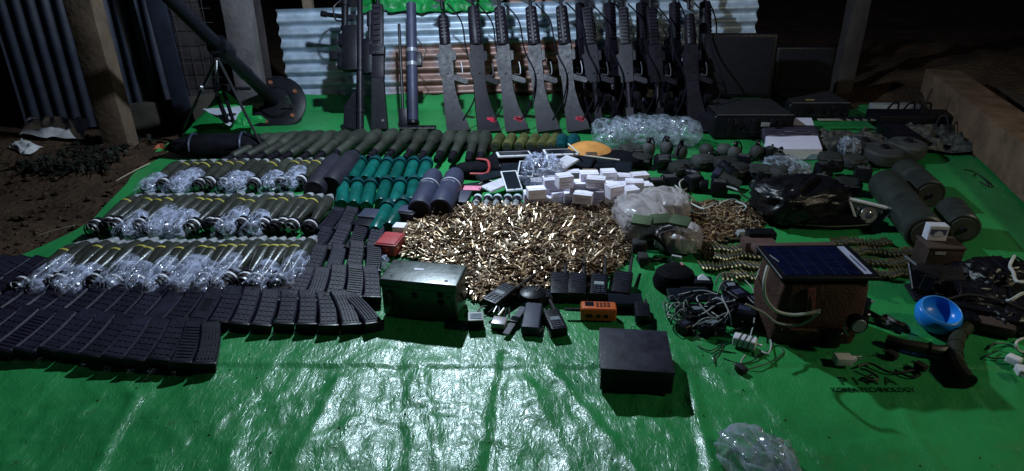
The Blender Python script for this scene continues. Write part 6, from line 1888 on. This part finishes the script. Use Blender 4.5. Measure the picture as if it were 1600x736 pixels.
# ================================================================== right edge group
t = thing("wooden_box", "dark brown wooden box with a pale label under the small white carton", "box", (*P(1470, 428).xy, .001), (0, 0, radians(-4)))
mb = MB(); mb.rbox((0, .05, .045), (.115, .09, .085), .004, 2); part("box_body", mb, darkwood, t)
mb = MB(); mb.rbox((.0, .05, .091), (.122, .096, .010), .003, 1); part("lid", mb, darkwood, t)
mb = MB(); mb.box((-.02, .0038, .074), (.034, .002, .010)); part("label", mb, alloy, t, 0)
t = thing("carton", "small white printed carton standing on the dark wooden box", "box", (*P(1468, 424).xy, .098), (0, 0, radians(-5)))
t.location.y += .05
mb = MB(); mb.rbox((-.018, 0, .027), (.062, .036, .054), .0015, 1); part("carton_body", mb, mat("carton_white", (.52, .52, .60), .6), t)
mb = MB(); mb.box((-.018, -.0185, .033), (.050, .0008, .020)); part("printed_panel", mb, mat("print_navy", (.06, .08, .16), .6), t, 0)
mb = MB(); mb.add([(-.035, -.0195, .018), (.0, -.0195, .018), (-.005, -.0195, .032), (-.018, -.0195, .038), (-.03, -.0195, .031)], [(0, 1, 2, 3, 4)]); part("printed_emblem", mb, mat("emblem_grey", (.36, .38, .46), .6), t, 0)
t = thing("laptop", "thin black folded device leaning on the wooden box behind the blue bowl", "laptop", (*P(1462, 466).xy, .004), (0, 0, radians(-12)))
mb = MB(); mb.rbox((0, .03, .05), (.16, .012, .10), .003, 1, rot=(radians(-58), 0, 0)); part("screen_half", mb, black, t)
mb = MB(); mb.rbox((0, 0, .008), (.16, .10, .012), .003, 1); part("keyboard_half", mb, darkplastic, t)
mb = MB(); mb.tube([(-.085, .09, .09), (-.02, -.04, .07)], .004, 6); part("pale_edge", mb, mat("rim_grey", (.09, .09, .11), .4), t)
# blue bowl
def bowl():
    t = thing("blue_bowl", "bright blue plastic bowl with a dark flap added for the shade inside", "bowl", (*P(1455, 508).xy, .0), (0, 0, 0))
    R = .062
    prof = [(.0, .030), (.004, .038), (.02, .054), (.045, R), (.062, .058), (.0665, .054), (.066, .050), (.055, .048), (.042, .040), (.034, .026), (.032, 0)]
    mb = MB(); mb.lathe(prof, 36, (0, 0, .002), (0.0, -.30, .95)); part("bowl_shell", mb, bluebowl, t, 60)
    ax = Vector((0, -.30, .95)).normalized(); u = Vector((1, 0, 0)); w = ax.cross(u)
    c = Vector((0, 0, .002)) + ax * .0675
    mb = MB(); mb.tube([c + (u * cos(a) + w * sin(a)) * .052 for a in [k * pi / 16 for k in range(32)]], .0016, 6, True); part("rim", mb, mat("pale_blue", (.10, .33, .72), .3), t)
bowl()
t = thing("shade_flap", "black square flap added over the blue bowl to make its wedge of shade", "flap", (*P(1437, 466).xy, .095), (radians(-10), radians(6), radians(-40)))  # added piece that makes the wedge of shade in the bowl
mb = MB(); mb.rbox((0, 0, 0), (.075, .085, .012), .003, 1); part("flap_body", mb, black, t)
mb = MB(); mb.rbox((.012, -.045, -.022), (.03, .012, .05), .003, 1); part("tab", mb, black, t)
# black jacket and tool
for k, (px, py, w, d, h, a, lab) in enumerate(((1552, 452, .23, .17, .09, .2, "shiny black jacket bundled at the right edge under pale cables"), (1520, 482, .22, .14, .07, -.3, "ribbed black webbing bundle right of the blue bowl"),
                                              (1585, 505, .20, .15, .06, .2, "black cloth bundle at the right edge below the jacket"), (1510, 440, .14, .10, .06, .0, "black soft pouch between wooden box and jacket"))):
    t = thing("black_bundle", lab, "bundle", (*P(px, py).xy, .0), (0, 0, a))
    link("bundle_body", bag_mesh("bundle_body", w, d, h, mat("nylon_black", (.005, .005, .007), .35, 0, .5, 60), 80 + k, .22, 9, 50, 22), t)
    for j in range(4):
        mb = MB(); x = -w * .3 + j * w * .2
        mb.tube([(x, -d * .42, h * .35), (x + .01, -d * .2, h * .98), (x + .02, d * .2, h * 1.0)], .0035, 5); part("webbing_strip", mb, gun, t)
t = thing("carbine", "dark folded carbine lying on the tarp right of the olive curved bar", "carbine", (*P(1530, 505).xy, .03), (0, 0, radians(-28)))
mb = MB(); mb.rbox((0, 0, 0), (.22, .035, .045), .008, 2); part("receiver", mb, black, t)
mb = MB(); mb.cyl((.10, 0, .01), (.24, 0, .01), .010, 10); part("barrel", mb, gun, t)
mb = MB(); mb.rbox((.03, -.045, -.005), (.09, .05, .03), .008, 2); part("handguard", mb, darkwood, t)
mb = MB(); mb.rbox((-.03, -.04, 0), (.03, .06, .025), .006, 2, rot=(0, 0, .3)); part("grip", mb, black, t)
mb = MB(); mb.tube(smooth_path([(-.10, .0, .02), (-.04, .03, .04), (.05, .03, .04), (.12, .01, .03)], 5), .004, 6); part("sling", mb, cableblack, t)
mb = MB(); mb.rbox((.09, -.03, 0), (.07, .02, .02), .004, 1); part("copper_plate", mb, copperhot, t)
# curved olive bar and arc
t = thing("curved_bar", "dark olive curved bar lying crosswise in front of the blue bowl", "bar", (0, 0, 0))
pts = [P(1386, 531, .015), P(1410, 538, .018), P(1440, 543, .020), P(1468, 548, .018), P(1488, 546, .018)]
mb = MB(); mb.tube(smooth_path(pts, 6), .016, 10); part("bar_body", mb, mat("bar_olive", (.025, .030, .020), .45), t)
mb = MB(); mb.cyl(P(1450, 544, .020), P(1454, 545, .020), .019, 12); part("collar", mb, black, t)
t = thing("magazine", "dark olive banana magazine curving towards the camera right of the crosswise bar", "magazine", (0, 0, 0))
pts = smooth_path([P(1510, 512, .020), P(1498, 525, .022), P(1492, 545, .022), P(1494, 565, .022), P(1502, 582, .020), P(1513, 596, .018)], 6)
mb = MB(); mb.tube(pts, .020, 10); part("body", mb, mat("bar_olive", (.025, .030, .020), .45), t)
for k in range(5, len(pts) - 3, 5):
    mb = MB(); q = pts[k]; q2 = pts[k + 1]; mb.cyl(q, q + (q2 - q) * .5, .0215, 12); part("rib", mb, olivedark, t)
mb = MB(); mb.cyl(pts[-1], pts[-1] + (pts[-1] - pts[-2]) * .3, .022, 12); part("floor_plate", mb, gun, t)
mb = MB(); mb.cyl(P(1515, 495, .03), P(1515, 508, .03), .004, 8)
tag(link("brass_pin", mb.mesh("brass_pin", mat("dull_brass", (.12, .095, .045), .38, .7))), "short brass pin standing above the banana magazine", "pin")
# white plugs at the edge
for k, (px, py, a, lab) in enumerate(((1588, 572, .6, "white plug at the right edge, the upper one"), (1596, 590, -.3, "white plug at the right edge, the lower one"))):
    t = thing("white_plug", lab, "plug", (*P(px, py).xy, .002), (0, 0, a))
    mb = MB(); mb.rbox((0, .01, .012), (.026, .034, .022), .006, 3); part("plug_body", mb, white, t)
    mb = MB(); mb.cyl((-.005, -.007, .012), (-.005, -.02, .012), .002, 6); mb.cyl((.005, -.007, .012), (.005, -.02, .012), .002, 6); part("pins", mb, steel, t)
for k, (px, py, lab) in enumerate(((1372, 500, "black curved handle right of the brown bag, upper"), (1400, 508, "black hook lying right of the brown bag, lower"))):
    cable("black_hook", [P(px - 18, py - 14, .015), P(px, py - 4, .02), P(px + 14, py + 2, .015), P(px + 18, py + 10, .012)], .009, cableblack, lab, "handle")

# ================================================================== lettering printed on the tarp
def lettering(txt, px0, px1, py, h, name):
    a = P(px0, py); b = P(px1, py)
    cu = bpy.data.curves.new(name, 'FONT'); cu.body = txt; cu.size = h * 1.42; cu.resolution_u = 3; cu.offset = h * .03
    cu.align_x = 'LEFT'
    tmp = bpy.data.objects.new(name, cu); C.objects.link(tmp)
    dg = bpy.context.evaluated_depsgraph_get()
    me = bpy.data.meshes.new_from_object(tmp.evaluated_get(dg))
    bpy.data.objects.remove(tmp)
    bm = bmesh.new(); bm.from_mesh(me)
    for _ in range(1): bmesh.ops.triangulate(bm, faces=bm.faces[:])
    bmesh.ops.subdivide_edges(bm, edges=[e for e in bm.edges if e.calc_length() > .004], cuts=2)
    xs = [v.co.x for v in bm.verts]; s_ = (b.x - a.x) / (max(xs) - min(xs))
    for v in bm.verts:
        x = a.x + (v.co.x - min(xs)) * s_; y = a.y + v.co.y
        v.co = Vector((x, y, tarp_z(x, y) + .0012))
    bm.to_mesh(me); bm.free()
    me.materials.clear(); me.materials.append(ink)
    return me
def letters(me, parent):
    bm = bmesh.new(); bm.from_mesh(me); bm.verts.ensure_lookup_table()
    seen = set()
    for v0 in bm.verts:
        if v0.index in seen: continue
        st = [v0]; comp = []; seen.add(v0.index)
        while st:
            v = st.pop(); comp.append(v)
            for e in v.link_edges:
                w = e.other_vert(v)
                if w.index not in seen: seen.add(w.index); st.append(w)
        ids = {v.index: k for k, v in enumerate(comp)}
        fs = [[ids[v.index] for v in f.verts] for f in bm.faces if f.verts[0].index in ids]
        m_ = bpy.data.meshes.new("letter"); m_.from_pydata([tuple(v.co) for v in comp], [], fs); m_.materials.append(ink)
        link("letter", m_, parent)
    bm.free()
t = thing("printed_lettering", "dark lettering PIMA KOREA TECHNOLOGY printed on the tarp", "lettering", (0, 0, 0))
letters(lettering("P I M A", 1316, 1404, 599, .030, "top_line"), t)
letters(lettering("KOREA TECHNOLOGY", 1302, 1434, 611, .018, "bottom_line"), t)
